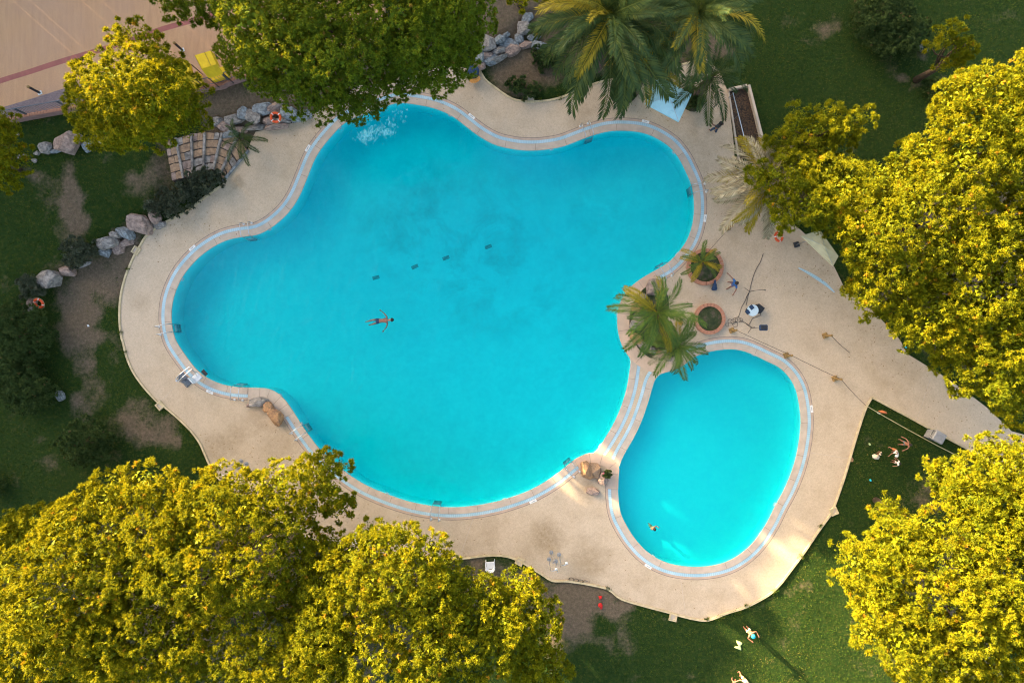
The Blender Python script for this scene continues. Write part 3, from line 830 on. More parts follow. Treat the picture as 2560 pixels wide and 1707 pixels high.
# ------------------------------------------------------------------ terrace at the upper left
ZT = 0.95
TER = [(-260,352),(0,305),(57,293),(177,272),(340,243),(531,218),(575,203),(700,165),(960,90),(960,-260),(-260,-260)]
def make_terrace():
    pw = W2(TER, ZT)
    mb = MB(); mb.prism([(p.x, p.y) for p in pw], 0.0, ZT)
    m, nt, pb, out = new_mat('pinkish_terrace_paving')
    pos = nt.nodes.new('ShaderNodeNewGeometry').outputs['Position']
    mp = nd(nt, 'ShaderNodeMapping', i_Rotation=(0, 0, R(8)), i_Scale=(1.6, 0.16, 1.0)); nt.links.new(pos, mp.inputs[0])
    n1 = noise(nt, 3.0, 6, 0.65, mp.outputs[0]); n2 = noise(nt, 0.3, 4, 0.6, pos); n3 = noise(nt, 24, 3, 0.8, pos)
    c = ramp(nt, n1, [(0.3, (0.50, 0.265, 0.135)), (0.55, (0.58, 0.315, 0.155)), (0.75, (0.61, 0.35, 0.18))])
    c = mixc(nt, ramp(nt, n2, [(0.35, (0, 0, 0)), (0.7, (0.7, 0.7, 0.7))]), c, (0.52, 0.30, 0.18))
    c = mixc(nt, 0.6, c, ramp(nt, n3, [(0.3, (0.7, 0.7, 0.7)), (0.7, (1.2, 1.2, 1.2))]), 'MULTIPLY')
    nt.links.new(c, pb.inputs['Base Color']); pb.inputs['Roughness'].default_value = 0.9
    nt.links.new(bump(nt, n3, 0.3, 0.02), pb.inputs['Normal'])
    o = mb.build('terrace', m); tag(o, 'raised pinkish terrace at the upper left', kind='structure')
    # red stripe
    st = [(-200, 268), (0, 203), (80, 178), (150, 155), (310, 107), (400, 75), (480, 52), (620, 8), (800, -50)]
    sw = W2(catmull(st, False, 20), ZT); nr = normals2(sw, False)
    s = MB(); s.ribbon(offs(sw, nr, -0.16), offs(sw, nr, 0.16), ZT - 0.05, ZT + 0.004)
    so = s.build('stripe', simple('red_stripe_paving', (0.40, 0.13, 0.10), (0.32, 0.11, 0.085), 3.0, 0.85, 0.2)); tag(so, 'red paving stripe across the terrace', kind='structure')
    # gravel bed at the terrace edge
    ga = [(-200, 330), (0, 271), (90, 244), (175, 217), (260, 200)]; gb = [(-200, 342), (0, 297), (90, 277), (175, 262), (260, 246)]
    A = W2(ga, ZT); B = W2(gb, ZT)
    g = MB(); g.ribbon(A, B, ZT - 0.05, ZT + 0.006)
    go = g.build('gravel_bed', simple('mauve_gravel', (0.30, 0.215, 0.20), (0.14, 0.10, 0.10), 14.0, 0.95, 0.9)); tag(go, 'mauve gravel bed at the foot of the railing', kind='structure')
    # brick coping of the terrace wall
    ed = [(-200, 341), (0, 303), (57, 291), (177, 270), (340, 241), (531, 216), (575, 201), (700, 163)]
    ew = W2(catmull(ed, False, 7.5), ZT); en = normals2(ew, False)
    wall = MB(); wall.ribbon(offs(ew, en, -0.02), offs(ew, en, 0.10), 0.0, ZT - 0.01)
    wo = wall.build('terrace_wall', simple('brick_wall_render', (0.34, 0.20, 0.17), (0.24, 0.14, 0.12), 4.0, 0.9, 0.4)); tag(wo, 'low brick wall carrying the terrace edge', kind='structure')
    for i in range(len(ew) - 1):
        d = ew[i + 1] - ew[i]; c = (ew[i] + ew[i + 1]) / 2 - en[i] * 0.05
        b = MB(); b.box((c.x, c.y, ZT + 0.02), (d.length - 0.012, 0.24, 0.07), math.atan2(d.y, d.x), 0.008)
        b.build('brick', MT['brick'], wo)
make_terrace()
def make_railing():
    ln = [(-160, 330), (0, 299), (57, 288), (177, 267), (340, 238), (531, 213), (585, 196), (640, 180)]
    ww = W2(catmull(ln, False, 6.2), ZT)
    n = len(ww)
    t = thing('railing', 'dark metal railing with thin bars along the terrace edge', 'railing', (ww[0].x, ww[0].y, ZT))
    zt = ZT + 0.055
    m = MB(); m.tube([(p.x, p.y, zt + 1.0) for p in ww[::3] + [ww[-1]]], 0.028, 6); m.build('top_rail', MT['rail_metal'], t)
    m = MB(); m.tube([(p.x, p.y, zt + 0.12) for p in ww[::3] + [ww[-1]]], 0.018, 6); m.build('bottom_rail', MT['rail_metal'], t)
    ob = None
    for i, p in enumerate(ww):
        if i % 16 == 5:
            d = (ww[min(i + 1, n - 1)] - ww[i - 1]); m = MB(); m.box((p.x, p.y, zt + 0.5), (0.09, 0.07, 1.06), math.atan2(d.y, d.x)); m.build('post', MT['rail_metal'], t)
        else:
            if ob is None:
                m = MB(); m.tube([(0, 0, 0.12), (0, 0, 1.0)], 0.013, 5); me = m.mesh('bar'); me.materials.append(MT['steel']); ob = me
            b = link('bar', ob, None, t); b.location = (p.x - ww[0].x, p.y - ww[0].y, 0.055)
make_railing()

# ------------------------------------------------------------------ stone steps fanning down to the deck
def make_steps():
    L = [((413,352),(430,453)),((440,345),(459,446)),((479,335),(482,441)),((512,330),(509,430)),((556,332),(533,424)),((592,345),(551,433)),((622,376),(556,455))]
    t = thing('garden_steps', 'fan of rough stone steps with grey edgings beside the deck', 'steps', P(520, 400))
    for i in range(6):
        z = Z_DECK + 0.09 * (6 - i)
        (a0, a1), (b0, b1) = L[i], L[i + 1]
        q = [P(*a0, z), P(*b0, z), P(*b1, z), P(*a1, z)]
        m = MB(); m.prism([(p.x, p.y) for p in q], -0.1, z - 0.02)
        tr = m.build('tread', MT['soil'], t)
        # stones set into the tread
        rows = 5
        for r in range(rows):
            cols = random.choice([1, 2, 2])
            cut = sorted([0.0] + [random.uniform(0.35, 0.65) for _ in range(cols - 1)] + [1.0])
            v0, v1 = r / rows + random.uniform(0.0, 0.02), (r + 1) / rows - 0.02
            for c in range(cols):
                u0, u1 = cut[c] * 0.86 + 0.02, cut[c + 1] * 0.86 - 0.005
                def at(u, v):
                    A = q[0].lerp(q[3], v); B = q[1].lerp(q[2], v); w = A.lerp(B, u); return (w.x + random.uniform(-.02, .02), w.y + random.uniform(-.02, .02))
                um, vm = (u0 + u1) / 2, (v0 + v1) / 2
                poly = [at(u0, v0 + .01), at(um, v0), at(u1, v0 + .01), at(u1, vm), at(u1, v1), at(um, v1), at(u0, v1), at(u0, vm)]
                s = MB(); s.prism(poly, z - 0.06, z + random.uniform(-0.005, 0.018)); s.build('stone', random.choice([MT['stone_pink'], MT['stone_tan'], MT['stone_tan'], MT['stone_grey']]), tr)
        A = [Vector(q[1][:2]), Vector(q[2][:2])]
        d = (A[1] - A[0]); e = MB(); c = (A[0] + A[1]) / 2
        e.box((c.x - 0.03, c.y, z - 0.05), (d.length, 0.14, 0.17), math.atan2(d.y, d.x), 0.015); e.build('edging', MT['stone_slate'] if i == 5 else MT['stone_grey'], t)
MT['stone_tan'] = simple('step_stone_tan', (0.40, 0.26, 0.155), (0.20, 0.13, 0.085), 5.0, 0.9, 0.6)
make_steps()

# ------------------------------------------------------------------ walled bed with a pipe rail at the right of the deck
def make_walled_bed():
    A, B, C, D = P(1820, 228), P(1868, 221), P(1910, 386), P(1846, 400)
    t = thing('walled_bed', 'sunken bed of dead leaves with a concrete rim and pipe rail', 'planting bed', P(1862, 310))
    f = MB(); f.prism([(p.x, p.y) for p in (A, B, C, D)], -0.05, 0.05); f.build('leaf_bed', simple('leaf_litter', (0.085, 0.055, 0.035), (0.02, 0.016, 0.014), 5.0, 0.95, 1.0), t)
    def wall(p, q, w, h, nm='rim_wall', mat='cope'):
        d = q - p; c = (p + q) / 2; m = MB(); m.box((c.x, c.y, h / 2 - 0.05), (d.length + w, w, h + 0.1), math.atan2(d.y, d.x), 0.01); m.build(nm, MT[mat], t)
    wall(B, C, 0.16, 0.4); wall(A, B + Vector((-.20, .04, 0)), 0.15, 0.38); wall(A, D, 0.10, 0.14); 
    m = MB(); p0, p1 = P(1832, 232, 0.9), P(1874, 396, 0.9)
    m.tube([p0, p1], 0.028, 8); m.build('pipe_rail', MT['steel'], t)
    for k in range(4):
        p = p0.lerp(p1, k / 3 * 0.98 + 0.01); m = MB(); m.tube([(p.x, p.y, 0), (p.x, p.y, 0.9)], 0.022, 6); m.build('post', MT['rail_metal'], t)
    m = MB()
    for _ in range(900):
        u, v = random.random(), random.random()
        w = A.lerp(B, u).lerp(D.lerp(C, u), v); a = random.uniform(0, 6.3); r = random.uniform(.03, .08)
        d1 = Vector((math.cos(a), math.sin(a), random.uniform(-.3, .6))) * r; d2 = Vector((-math.sin(a), math.cos(a), 0)) * r * .5
        c = Vector((w.x, w.y, 0.07 + random.random() * .03)); m.add([c - d1, c + d2, c + d1, c - d2], [(0, 1, 2, 3)])
    o = m.build('dead_leaves', simple('dead_leaves', (0.16, 0.09, 0.045), (0.06, 0.035, 0.02), 40, 0.9, 0.1), t, fix=False); o['kind'] = 'stuff'
make_walled_bed()

for pa, pb_ in [((409, 998), (457, 946)), ((1150, 1391), (1190, 1275)), ((2290, 1052), (2330, 930)), ((1560, 200), (1545, 300)), ((470, 530), (520, 595)), ((1700, 1440), (1715, 1540)), ((2020, 1130), (2122, 1146))]:
    A, B = P(*pa), P(*pb_); d = B - A; c = (A + B) / 2
    m = MB(); m.box((c.x, c.y, Z_DECK + .001), (d.length, .022, .006), math.atan2(d.y, d.x)); o = m.build('deck_joint', MT['cope']); tag(o, 'thin joint across the pool deck', kind='structure')

# ------------------------------------------------------------------ boulders
def rock_mesh(seed):
    """angular boulder: hull of scattered points, then broken up a little"""
    rg = random.Random(seed)
    bm = bmesh.new()
    for _ in range(24):
        v = Vector((rg.gauss(0, 1), rg.gauss(0, 1), rg.gauss(0, 1))).normalized()
        k = max(abs(v.x), abs(v.y), abs(v.z))
        v = v.lerp(v / k, .35) * rg.uniform(.80, 1.05)
        bm.verts.new(v)
    r_ = bmesh.ops.convex_hull(bm, input=bm.verts)
    bmesh.ops.delete(bm, geom=[e for e in r_['geom_interior'] if isinstance(e, bmesh.types.BMVert)], context='VERTS')
    bmesh.ops.dissolve_limit(bm, angle_limit=R(16), verts=bm.verts, edges=bm.edges)
    bmesh.ops.bevel(bm, geom=list(bm.edges), offset=.035, segments=1, affect='EDGES', clamp_overlap=True)
    bmesh.ops.triangulate(bm, faces=bm.faces)
    bmesh.ops.subdivide_edges(bm, edges=[e for e in bm.edges if e.calc_length() > .45], cuts=1)
    for v in bm.verts: v.co *= 1 + rg.uniform(-.035, .035)
    me = bpy.data.meshes.new('boulder'); bm.to_mesh(me); bm.free()
    return me
def boulder(px, py, rx, ry, rot, h, mat, label, group, seed, z=None, name='boulder'):
    w = P(px, py)
    zz = float(rise(np.array([w.x]), np.array([w.y]))[0]) if z is None else z
    w = P(px, py, zz + h * 0.4)
    o = link(name, rock_mesh(seed), MT[mat]); o.location = (w.x, w.y, zz + h * 0.25)
    o.rotation_euler = (0, 0, R(-rot)); o.scale = (rx / 40 * 1.12, ry / 40 * 1.12, h * 0.75)
    tag(o, label, 'boulder', group)
    return o
ROW = 'boulders along the left edge of the garden'
for i, (px, py, rx, ry, a, h, mt, lb) in enumerate([
 (168,355,35,27,8,.9,'stone_pink','largest pale boulder below the terrace railing'),
 (113,371,16,15,-20,.5,'stone_grey','round grey boulder just left of the largest pale boulder'),
 (232,357,30,14,-28,.6,'stone_slate','long grey boulder tucked under the small yellow pine'),
 (55,392,16,6,-5,.3,'stone_grey','flat grey stone near the left edge of the lawn'),
 (91,383,8,6,20,.25,'stone_grey','small grey stone beside the round boulder'),
 (86,402,7,5,0,.2,'stone_grey','tiny square pale stone on the upper left lawn'),
 (41,336,9,4,0,.25,'stone_grey','small half-hidden stone by the tree at the left edge'),
 (140,378,18,5,-8,.25,'stone_slate','low slate stone between two lawn boulders'),
 (345,563,30,25,15,1.0,'stone_pink','largest pink boulder in the row beside the deck'),
 (386,542,13,22,-25,.7,'stone_pink','tall pink boulder at the upper end of the row'),
 (398,562,17,10,-10,.4,'stone_grey','low grey boulder touching the deck kerb'),
 (312,582,22,14,28,.6,'stone_slate','wedge-shaped slate boulder left of the largest pink one'),
 (289,589,15,9,22,.5,'stone_grey','small grey boulder on top of the row'),
 (268,608,24,17,-12,.8,'stone_grey','square flat-topped grey boulder in the row'),
 (261,632,14,13,10,.6,'stone_slate','blue-grey boulder under the flat-topped one'),
 (294,618,14,17,0,.5,'stone_pink','narrow boulder right of the flat-topped one'),
 (320,604,22,11,-20,.4,'stone_pink','low pink rubble stone at the foot of the row'),
 (166,680,20,14,15,.55,'stone_pink','knobbly pink boulder between two low bushes'),
 (122,702,28,27,-35,.9,'stone_grey','big rounded grey boulder near the lifebuoy on the left'),
 (183,684,7,7,0,.3,'stone_orange','small orange stone at the end of the knobbly boulder'),
 (78,754,12,11,0,.45,'stone_pink','pink stone behind the leftmost lifebuoy'),
 (70,771,14,9,-20,.4,'stone_grey','grey stone below the leftmost lifebuoy'),
 (205,663,22,5,-20,.25,'stone_grey','thin grey stone under the round low bush'),
 (148,990,10,15,-20,.5,'stone_slate','blue-grey stone beside the big dark shrub on the left'),
 (2309,118,10,15,-15,.5,'stone_slate','blue-grey stone beside the dark shrub at the top right')]):
    boulder(px, py, rx, ry, a, h, mt, lb, ROW, 100 + i)
G2 = 'rock slabs above the upper left of the large pool'
SL = [(656,274,26,16,-10),(632,292,24,15,25),(690,270,26,14,-30),(722,282,22,15,10),(706,302,30,10,-8),(670,304,20,12,0),(610,286,20,16,35),(585,300,24,13,-15),(562,318,22,14,20),(742,296,20,12,-20),(640,318,26,8,-6),(600,322,18,10,15),(760,286,18,13,0),(545,305,14,12,0),(690,318,30,7,-8),(575,338,24,10,-12)]
WH = ['behind the orange lifebuoy','left of the orange lifebuoy','above the orange lifebuoy','right of the orange lifebuoy','just below and right of the lifebuoy','just under the lifebuoy','in the middle of the slab bank','left of the middle of the slab bank','at the left foot of the bank','under the drooping pine boughs','along the deck left of the lifebuoy','beside the small dark palm','at the right end of the bank','at the upper left end of the bank','lowest on the deck side of the bank','nearest the top of the stone steps']
for i, ((px, py, rx, ry, a), wh) in enumerate(zip(SL, WH)):
    boulder(px, py, rx, ry, a, random.uniform(.35, .6), ['stone_slate', 'stone_grey', 'stone_pink'][i % 3], ['slate', 'grey', 'pink'][i % 3] + ' rock slab ' + wh, G2, 200 + i, name='rock_slab')
G3 = 'rock slabs between the big pine and the palms'
SL = [(1218,107,22,22,10),(1250,98,14,10,0),(1213,140,24,10,-15),(1226,150,22,13,-25),(1250,128,24,10,-20),(1270,112,26,16,5),(1282,125,22,14,-25),(1300,95,14,14,0),(1308,70,20,17,-30),(1318,45,16,12,-40),(1314,112,20,9,-10),(1336,92,18,9,-20),(1350,60,18,9,-15),(1265,88,16,5,-35),(1200,165,16,14,0),(1200,138,12,20,5),(1246,146,24,8,-25),(1345,112,20,12,10)]
WH = ['right against the big dark pine','small and upper left in the bank','long and low beside the pine','below the long low slab','in the middle of the bank','broad and central','at the lower edge above the bare bed','small and square near the palm tips','broadest, blue and uppermost but one','highest in the bank','under the longest palm tips','half under a palm frond','beside the palm crown','thin and tilted on the upper edge','just above the black bin','upright against the pine boughs','lowest blue ledge of the bank','at the right end under the fronds']
for i, ((px, py, rx, ry, a), wh) in enumerate(zip(SL, WH)):
    boulder(px, py, rx, ry, a, random.uniform(.35, .65), ['stone_grey', 'stone_slate', 'stone_pink', 'stone_slate'][i % 4], ['grey', 'slate', 'pink', 'slate'][i % 4] + ' rock slab ' + wh, G3, 240 + i, name='rock_slab')
G4 = 'boulders on the pool edge'
for i, (px, py, rx, ry, a, h, mt, lb) in enumerate([
 (645,1005,25,13,-8,.7,'stone_grey','pale grey-tipped boulder on the slabs at the lower left'),
 (622,1013,7,5,0,.3,'stone_pink','small stone left of the pale boulder on the deck'),
 (670,1018,14,14,30,.8,'stone_orange','orange upper boulder on the lower left slabs'),
 (688,1042,17,24,-25,.8,'stone_orange','long orange boulder overlapping the slab joint at the lower left'),
 (1466,1180,16,26,-22,1.0,'stone_orange','tallest orange boulder between the two pools'),
 (1488,1176,14,20,-20,.8,'stone_tan','cream boulder leaning on the tallest orange one'),
 (1507,1196,14,16,0,.7,'stone_pink','pink boulder with magenta flowers between the pools'),
 (1483,1228,17,9,5,.35,'stone_pink','low pale pink boulder on the deck below the others')]):
    boulder(px, py, rx, ry, a, h, mt, lb, G4, 300 + i, Z_DECK)
G5 = 'boulders round the foot of the island palm'
for i, (px, py, rx, ry, a, h, mt, lb) in enumerate([
 (1636,718,20,22,10,.7,'stone_pink','large mauve boulder at the top of the palm island'),
 (1590,770,16,14,20,.6,'stone_orange','orange boulder at the upper left of the palm island'),
 (1583,812,10,12,0,.5,'stone_grey','pale stone at the left rim of the palm island'),
 (1596,800,14,18,0,.5,'stone_pink','dark boulder beside the pale stone on the island'),
 (1590,846,18,14,35,.55,'stone_orange','orange boulder at the lower left of the island'),
 (1612,868,18,13,30,.55,'stone_pink','pink boulder under the lower left fronds'),
 (1650,886,12,12,0,.5,'stone_brick','brick-red boulder at the bottom of the island'),
 (1630,876,10,8,10,.4,'stone_grey','small grey stone beside the brick-red boulder'),
 (1606,742,12,8,-30,.45,'stone_grey','grey stone between the mauve and orange boulders'),
 (1672,896,10,7,0,.35,'stone_pink','small pink stone at the lower right of the island')]):
    if mt == 'stone_brick' and mt not in MT: MT[mt] = simple('boulder_brick_red', (0.42, 0.17, 0.13), (0.22, 0.09, 0.07), 3.0, 0.9, 0.6)
    boulder(px, py, rx, ry, a, h, mt, lb, G5, 330 + i, Z_DECK)

# planted soil of the island, beds and planters
def soil_patch(pts, z, name, label):
    mb = MB(); pw = W2(catmull(pts, True, 10)); mb.prism([(p.x, p.y) for p in pw], z - 0.06, z)
    o = mb.build(name, MT['bed']); tag(o, label, kind='structure')
def bed_mat():
    m, nt, pb, out = new_mat('planted_bed')
    pos = nt.nodes.new('ShaderNodeNewGeometry').outputs['Position']
    n2 = noise(nt, 3.0, 6, 0.7, pos); n3 = noise(nt, 25, 4, 0.7, pos)
    c = ramp(nt, n2, [(0.35, (0.022, 0.038, 0.012)), (0.5, (0.04, 0.055, 0.016)), (0.62, (0.10, 0.075, 0.05)), (0.8, (0.15, 0.11, 0.075))])
    nt.links.new(c, pb.inputs['Base Color']); pb.inputs['Roughness'].default_value = 0.95
    nt.links.new(bump(nt, n3, 1.0, 0.05), pb.inputs['Normal'])
    return m
MT['bed'] = bed_mat()
soil_patch([(1640,705),(1665,730),(1672,770),(1668,810),(1690,840),(1700,880),(1672,895),(1640,900),(1610,885),(1588,860),(1575,825),(1574,790),(1584,755),(1605,725)], Z_DECK + 0.05, 'island_bed', 'planted bed of the palm island')
soil_patch([(1525,240),(1540,258),(1565,262),(1585,250),(1598,225),(1590,200),(1560,192),(1530,205)], Z_DECK + 0.03, 'round_bed', 'round planted bed under the big palms')
soil_patch([(1715,275),(1735,281),(1756,270),(1758,245),(1745,222),(1720,215),(1700,228),(1695,255)], Z_DECK + 0.03, 'round_bed', 'round planted bed beside the cyan canopy')

# ------------------------------------------------------------------ foliage
TRIS = 0
def foliage_mesh(name, lobes, sub=40, tufts=8, blades=20, L=0.15, wd=0.024, seed=1, sub_r=0.26, zmin=-0.35, tint_bias=0.0, spread=1.5, inner=0.25, cull=True):
    """crown = lobes > smaller lobes > tufts > needle blades; returns one mesh with a 'tint' per blade"""
    rg = np.random.default_rng(seed)
    lob = np.array(lobes, float)                      # x,y,z,r
    C = []; N = []; T = []
    for lx, ly, lz, lr in lob:
        k = max(4, int(sub * (lr / 1.4) ** 2 + 0.5))
        d = rg.normal(size=(k * 2, 3)); d /= np.linalg.norm(d, axis=1)[:, None]
        d = d[d[:, 2] > zmin][:k]
        c = np.array([lx, ly, lz]) + d * np.array([1, 1, 0.85]) * lr * rg.uniform(0.78, 1.0, (len(d), 1))
        if cull and len(lob) > 1:
            dd = np.sqrt(((c[:, None, :] - lob[None, :, :3]) ** 2).sum(2)) / lob[None, :, 3]
            c_ok = (dd < 0.66).sum(1) == 0
            c = c[c_ok]; d = d[c_ok]
        lt = rg.normal(0, 0.07)
        for ci, di in zip(c, d):
            t = tufts
            n = rg.normal(size=(t * 2, 3)); n /= np.linalg.norm(n, axis=1)[:, None]
            n = n + di * 0.75 + np.array([0, 0, 0.25]); n /= np.linalg.norm(n, axis=1)[:, None]
            n = n[:t]
            rr = sub_r * lr / 1.3 * rg.uniform(0.55, 1.05, (t, 1))
            C.append(ci + n * rr); N.append(n); T.append(np.full(t, lt + rg.normal(0, 0.06)))
    C = np.concatenate(C); N = np.concatenate(N); T = np.concatenate(T) + rg.normal(0, 0.07, len(C))
    n = len(C)
    k = 210; fl = np.repeat(lob, k, axis=0)                      # big inner sprays that close the crown
    fd = rg.normal(size=(len(fl), 3)); fd /= np.linalg.norm(fd, axis=1)[:, None]
    fc = fl[:, :3] + fd * fl[:, 3:4] * rg.uniform(0.1, 0.72, (len(fl), 1)) * np.array([1, 1, .85])
    f1 = rg.normal(size=(len(fl), 3)); f1 /= np.linalg.norm(f1, axis=1)[:, None]
    f2 = np.cross(f1, fd); f2 /= np.linalg.norm(f2, axis=1)[:, None] + 1e-9
    fs_ = fl[:, 3:4] * 0.08
    FV = np.stack([fc + f1 * fs_, fc - f1 * fs_ * .5 + f2 * fs_, fc - f1 * fs_ * .5 - f2 * fs_], 1).reshape(-1, 3)
    FT = np.clip(rg.normal(.36 + tint_bias, .13, len(fl)), 0, .95)
    D = rg.normal(size=(n, blades, 3)); D /= np.linalg.norm(D, axis=2)[..., None]
    D = D * spread + N[:, None, :]; D /= np.linalg.norm(D, axis=2)[..., None]
    base = C[:, None, :] + D * (L * 0.08) + rg.normal(0, L * 0.12, (n, blades, 3))
    ln = L * rg.uniform(0.6, 1.15, (n, blades, 1))
    sd = np.cross(D, rg.normal(size=(n, blades, 3))); sd /= np.linalg.norm(sd, axis=2)[..., None] + 1e-9
    w = wd * rg.uniform(0.7, 1.3, (n, blades, 1))
    V = np.stack([base + sd * w, base + D * ln, base - sd * w], axis=2).reshape(-1, 3)
    nb = n * blades
    tint = np.clip(0.42 + tint_bias + T[:, None] + rg.normal(0, 0.13, (n, blades)), 0, 0.97)
    rust = rg.random((n, 1)) < 0.012
    tint = np.where(rust, 0.985 + 0.015 * rg.random((n, blades)), tint)
    V = np.concatenate([V, FV]); tint = np.concatenate([tint.ravel(), FT]); nb += len(FT)
    me = bpy.data.meshes.new(name)
    me.vertices.add(nb * 3); me.vertices.foreach_set('co', V.astype(np.float32).ravel())
    me.loops.add(nb * 3); me.loops.foreach_set('vertex_index', np.arange(nb * 3, dtype=np.int32))
    me.polygons.add(nb); me.polygons.foreach_set('loop_start', np.arange(0, nb * 3, 3, dtype=np.int32))
    me.polygons.foreach_set('loop_total', np.full(nb, 3, dtype=np.int32))
    a = me.attributes.new('tint', 'FLOAT', 'POINT'); a.data.foreach_set('value', np.repeat(tint.ravel(), 3).astype(np.float32))
    global TRIS
    TRIS += nb
    me.update(calc_edges=True)
    return me

def spread_lobes(ells, zc, hz, seed, r=(1.0, 1.6), gap=1.15, skirt=True):
    """lobes on a dome over the given crown outlines (photo pixels)"""
    rg = random.Random(seed); out = []
    for e in ells:
        px, py, rx, ry = e[:4]
        z0 = e[4] if len(e) > 4 else zc
        h = e[5] if len(e) > 5 else hz
        c = P(px, py, z0); k = (CAM_H - z0) / CAM_H / 40.0
        ax, ay = rx * k, ry * k
        pts = []
        for _ in range(int(ax * ay * 14) + 40):
            a = rg.uniform(0, 6.2832); q = math.sqrt(rg.random())
            lr = rg.uniform(*r) * min(1.0, 0.55 + min(ax, ay) / 6)
            x, y = q * math.cos(a) * max(ax - lr * 0.6, 0.2), q * math.sin(a) * max(ay - lr * 0.6, 0.2)
            if all((x - u) ** 2 + (y - v) ** 2 > (gap * (lr + s) / 2.6) ** 2 for u, v, s in pts):
                pts.append((x, y, lr))
                dome = math.sqrt(max(0.0, 1 - q * q * 0.92))
                out.append((c.x + x, c.y + y, z0 - h * 0.15 + h * 0.48 * dome + rg.uniform(-.5, .5), lr))
        if skirt:
            m = int((ax + ay) * 1.3)
            for i in range(m):
                a = 6.2832 * i / m + rg.uniform(-.15, .15); lr = rg.uniform(r[0] * .8, r[1] * .85) * min(1.0, 0.55 + min(ax, ay) / 6)
                f = rg.uniform(0.86, 1.0)
                out.append((c.x + math.cos(a) * (ax - lr * .8) * f, c.y + math.sin(a) * (ay - lr * .8) * f, z0 - h * 0.25 + rg.uniform(-.8, .6), lr))
    def seen(l):
        k = CAM_H / (CAM_H - l[2]) * 40; x = l[0] * k + 1280; y = 853.5 - l[1] * k
        return -110 < x < 2670 and -110 < y < 1817
    return [l for l in out if seen(l)]

def limbs(mb, base, top, lobes, r0, rg, n=16):
    b = Vector(base); t = Vector(top)
    mb.tube([b, b.lerp(t, .4) + Vector((.15, -.1, 0)), t], [r0, r0 * .75, r0 * .4], 9)
    for l in rg.sample(lobes, min(n, len(lobes))):
        e = Vector(l[:3]); s = b.lerp(t, rg.uniform(.45, .95)); m = s.lerp(e, .5) + Vector((0, 0, -.3))
        mb.tube([s, m, e], [r0 * .32, r0 * .2, r0 * .06], 6)

def tree(label, ells, zc, hz, trunk, seed, mat='pine', group='pines round the pools', bias=0.0, cat='pine tree', name='pine_tree', **kw):
    w = P(*trunk); z = float(rise(np.array([w.x]), np.array([w.y]))[0])
    root = thing(name, label, cat, (w.x, w.y, z), 0, group)
    lob = spread_lobes(ells, zc, hz, seed, kw.pop('r', (1.0, 1.6)), kw.pop('gap', 1.15))
    me = foliage_mesh('crown', [(x - w.x, y - w.y, zz - z, r) for x, y, zz, r in lob], seed=seed, tint_bias=bias, **kw)
    link('crown', me, MT[mat], root)
    mb = MB(); rg = random.Random(seed)
    cx = sum(l[0] for l in lob) / len(lob); cy = sum(l[1] for l in lob) / len(lob)
    limbs(mb, (w.x, w.y, z - .1), (w.x + (cx - w.x) * .6, w.y + (cy - w.y) * .6, zc - hz * .2), lob, 0.22, rg, 11)
    mb.build('trunk', MT['bark'], root, smooth=True, fix=False)
    return root, lob

T1, _ = tree('broad yellow-lit pine filling the lower left corner', [(150,1460,190,210,6.5,2.6),(120,1640,220,130,5.5,2.2),(330,1330,190,170,6.5,2.6),(50,1330,90,60,5.5,1.5)], 6.5, 2.6, (240, 1380), 11)
T2, _ = tree('yellow-lit pine whose bough tip overhangs the large pool', [(560,1360,230,180,7,2.8),(740,1230,110,90,6.5,2.0),(820,1180,45,55,6,1.2),(845,1260,32,50,5.5,1.0),(620,1600,250,150,6,2.2),(360,1590,170,150,6,2.2),(800,1420,60,90,5.5,1.5)], 7, 2.8, (600, 1330), 12)
T3, _ = tree('yellow-green pine at the bottom centre beside the white chair', [(960,1440,190,130,7,2.8),(1010,1580,300,170,7,2.6),(1150,1520,125,100,6,2.0),(1310,1560,95,120,5.5,2.0),(1300,1470,50,45,5.5,1.2),(1340,1680,85,70,5,1.5),(960,1340,90,40,6,1.0),(800,1600,100,140,6,2)], 7, 2.8, (1050, 1420), 13)
T4, _ = tree('big dark green pine overhanging the top of the large pool', [(860,30,340,200,9,4.0),(692,115,118,112,8,2.5),(440,28,36,30,7,1.2),(500,10,60,40,7,1.4),(820,210,150,90,7.5,2.2),(830,130,270,120,6.5,1.5),(1050,140,150,80,7.5,2.2),(1130,40,95,110,7.5,2.0),(880,270,60,40,6.5,1.2)], 9, 4.0, (850, 190), 14, 'pine_green', bias=-0.02, r=(1.1, 1.7))
T5, _ = tree('small yellow-topped pine in front of the terrace', [(335,240,135,125,9.8,3.0),(340,235,115,100,10.6,1.2),(300,325,115,55,7,1.6),(330,100,66,38,9.6,1.2),(455,295,58,58,5,1.4),(485,235,38,40,6,1.0),(225,240,52,90,7.5,1.6),(350,265,115,95,6.5,1.5),(412,140,20,14,6,.5)], 9.8, 3.0, (390, 330), 16, r=(.85, 1.3), gap=1.1)
T6, _ = tree('pine crown cut by the left edge of the picture', [(-10,385,70,85,5,1.8),(10,310,48,40,5,1.2)], 5, 1.8, (60, 430), 17, r=(.8, 1.2))
T7, _ = tree('tall yellow pine at the right edge of the picture', [(2470,330,140,150,7,2.8),(2570,260,90,110,7,2.4),(2400,250,70,60,6.5,1.6),(2590,420,120,150,7,2.5),(2310,400,75,60,6,1.8)], 7, 2.8, (2380, 430), 18)
T8, _ = tree('broad yellow pine in the middle of the right grove', [(2300,560,200,170,7,2.6),(2180,500,120,95,6.5,2.0),(2185,640,78,62,6,1.5),(2230,720,110,70,6,1.6),(2090,470,80,60,6,1.4)], 7, 2.6, (2230, 590), 19)
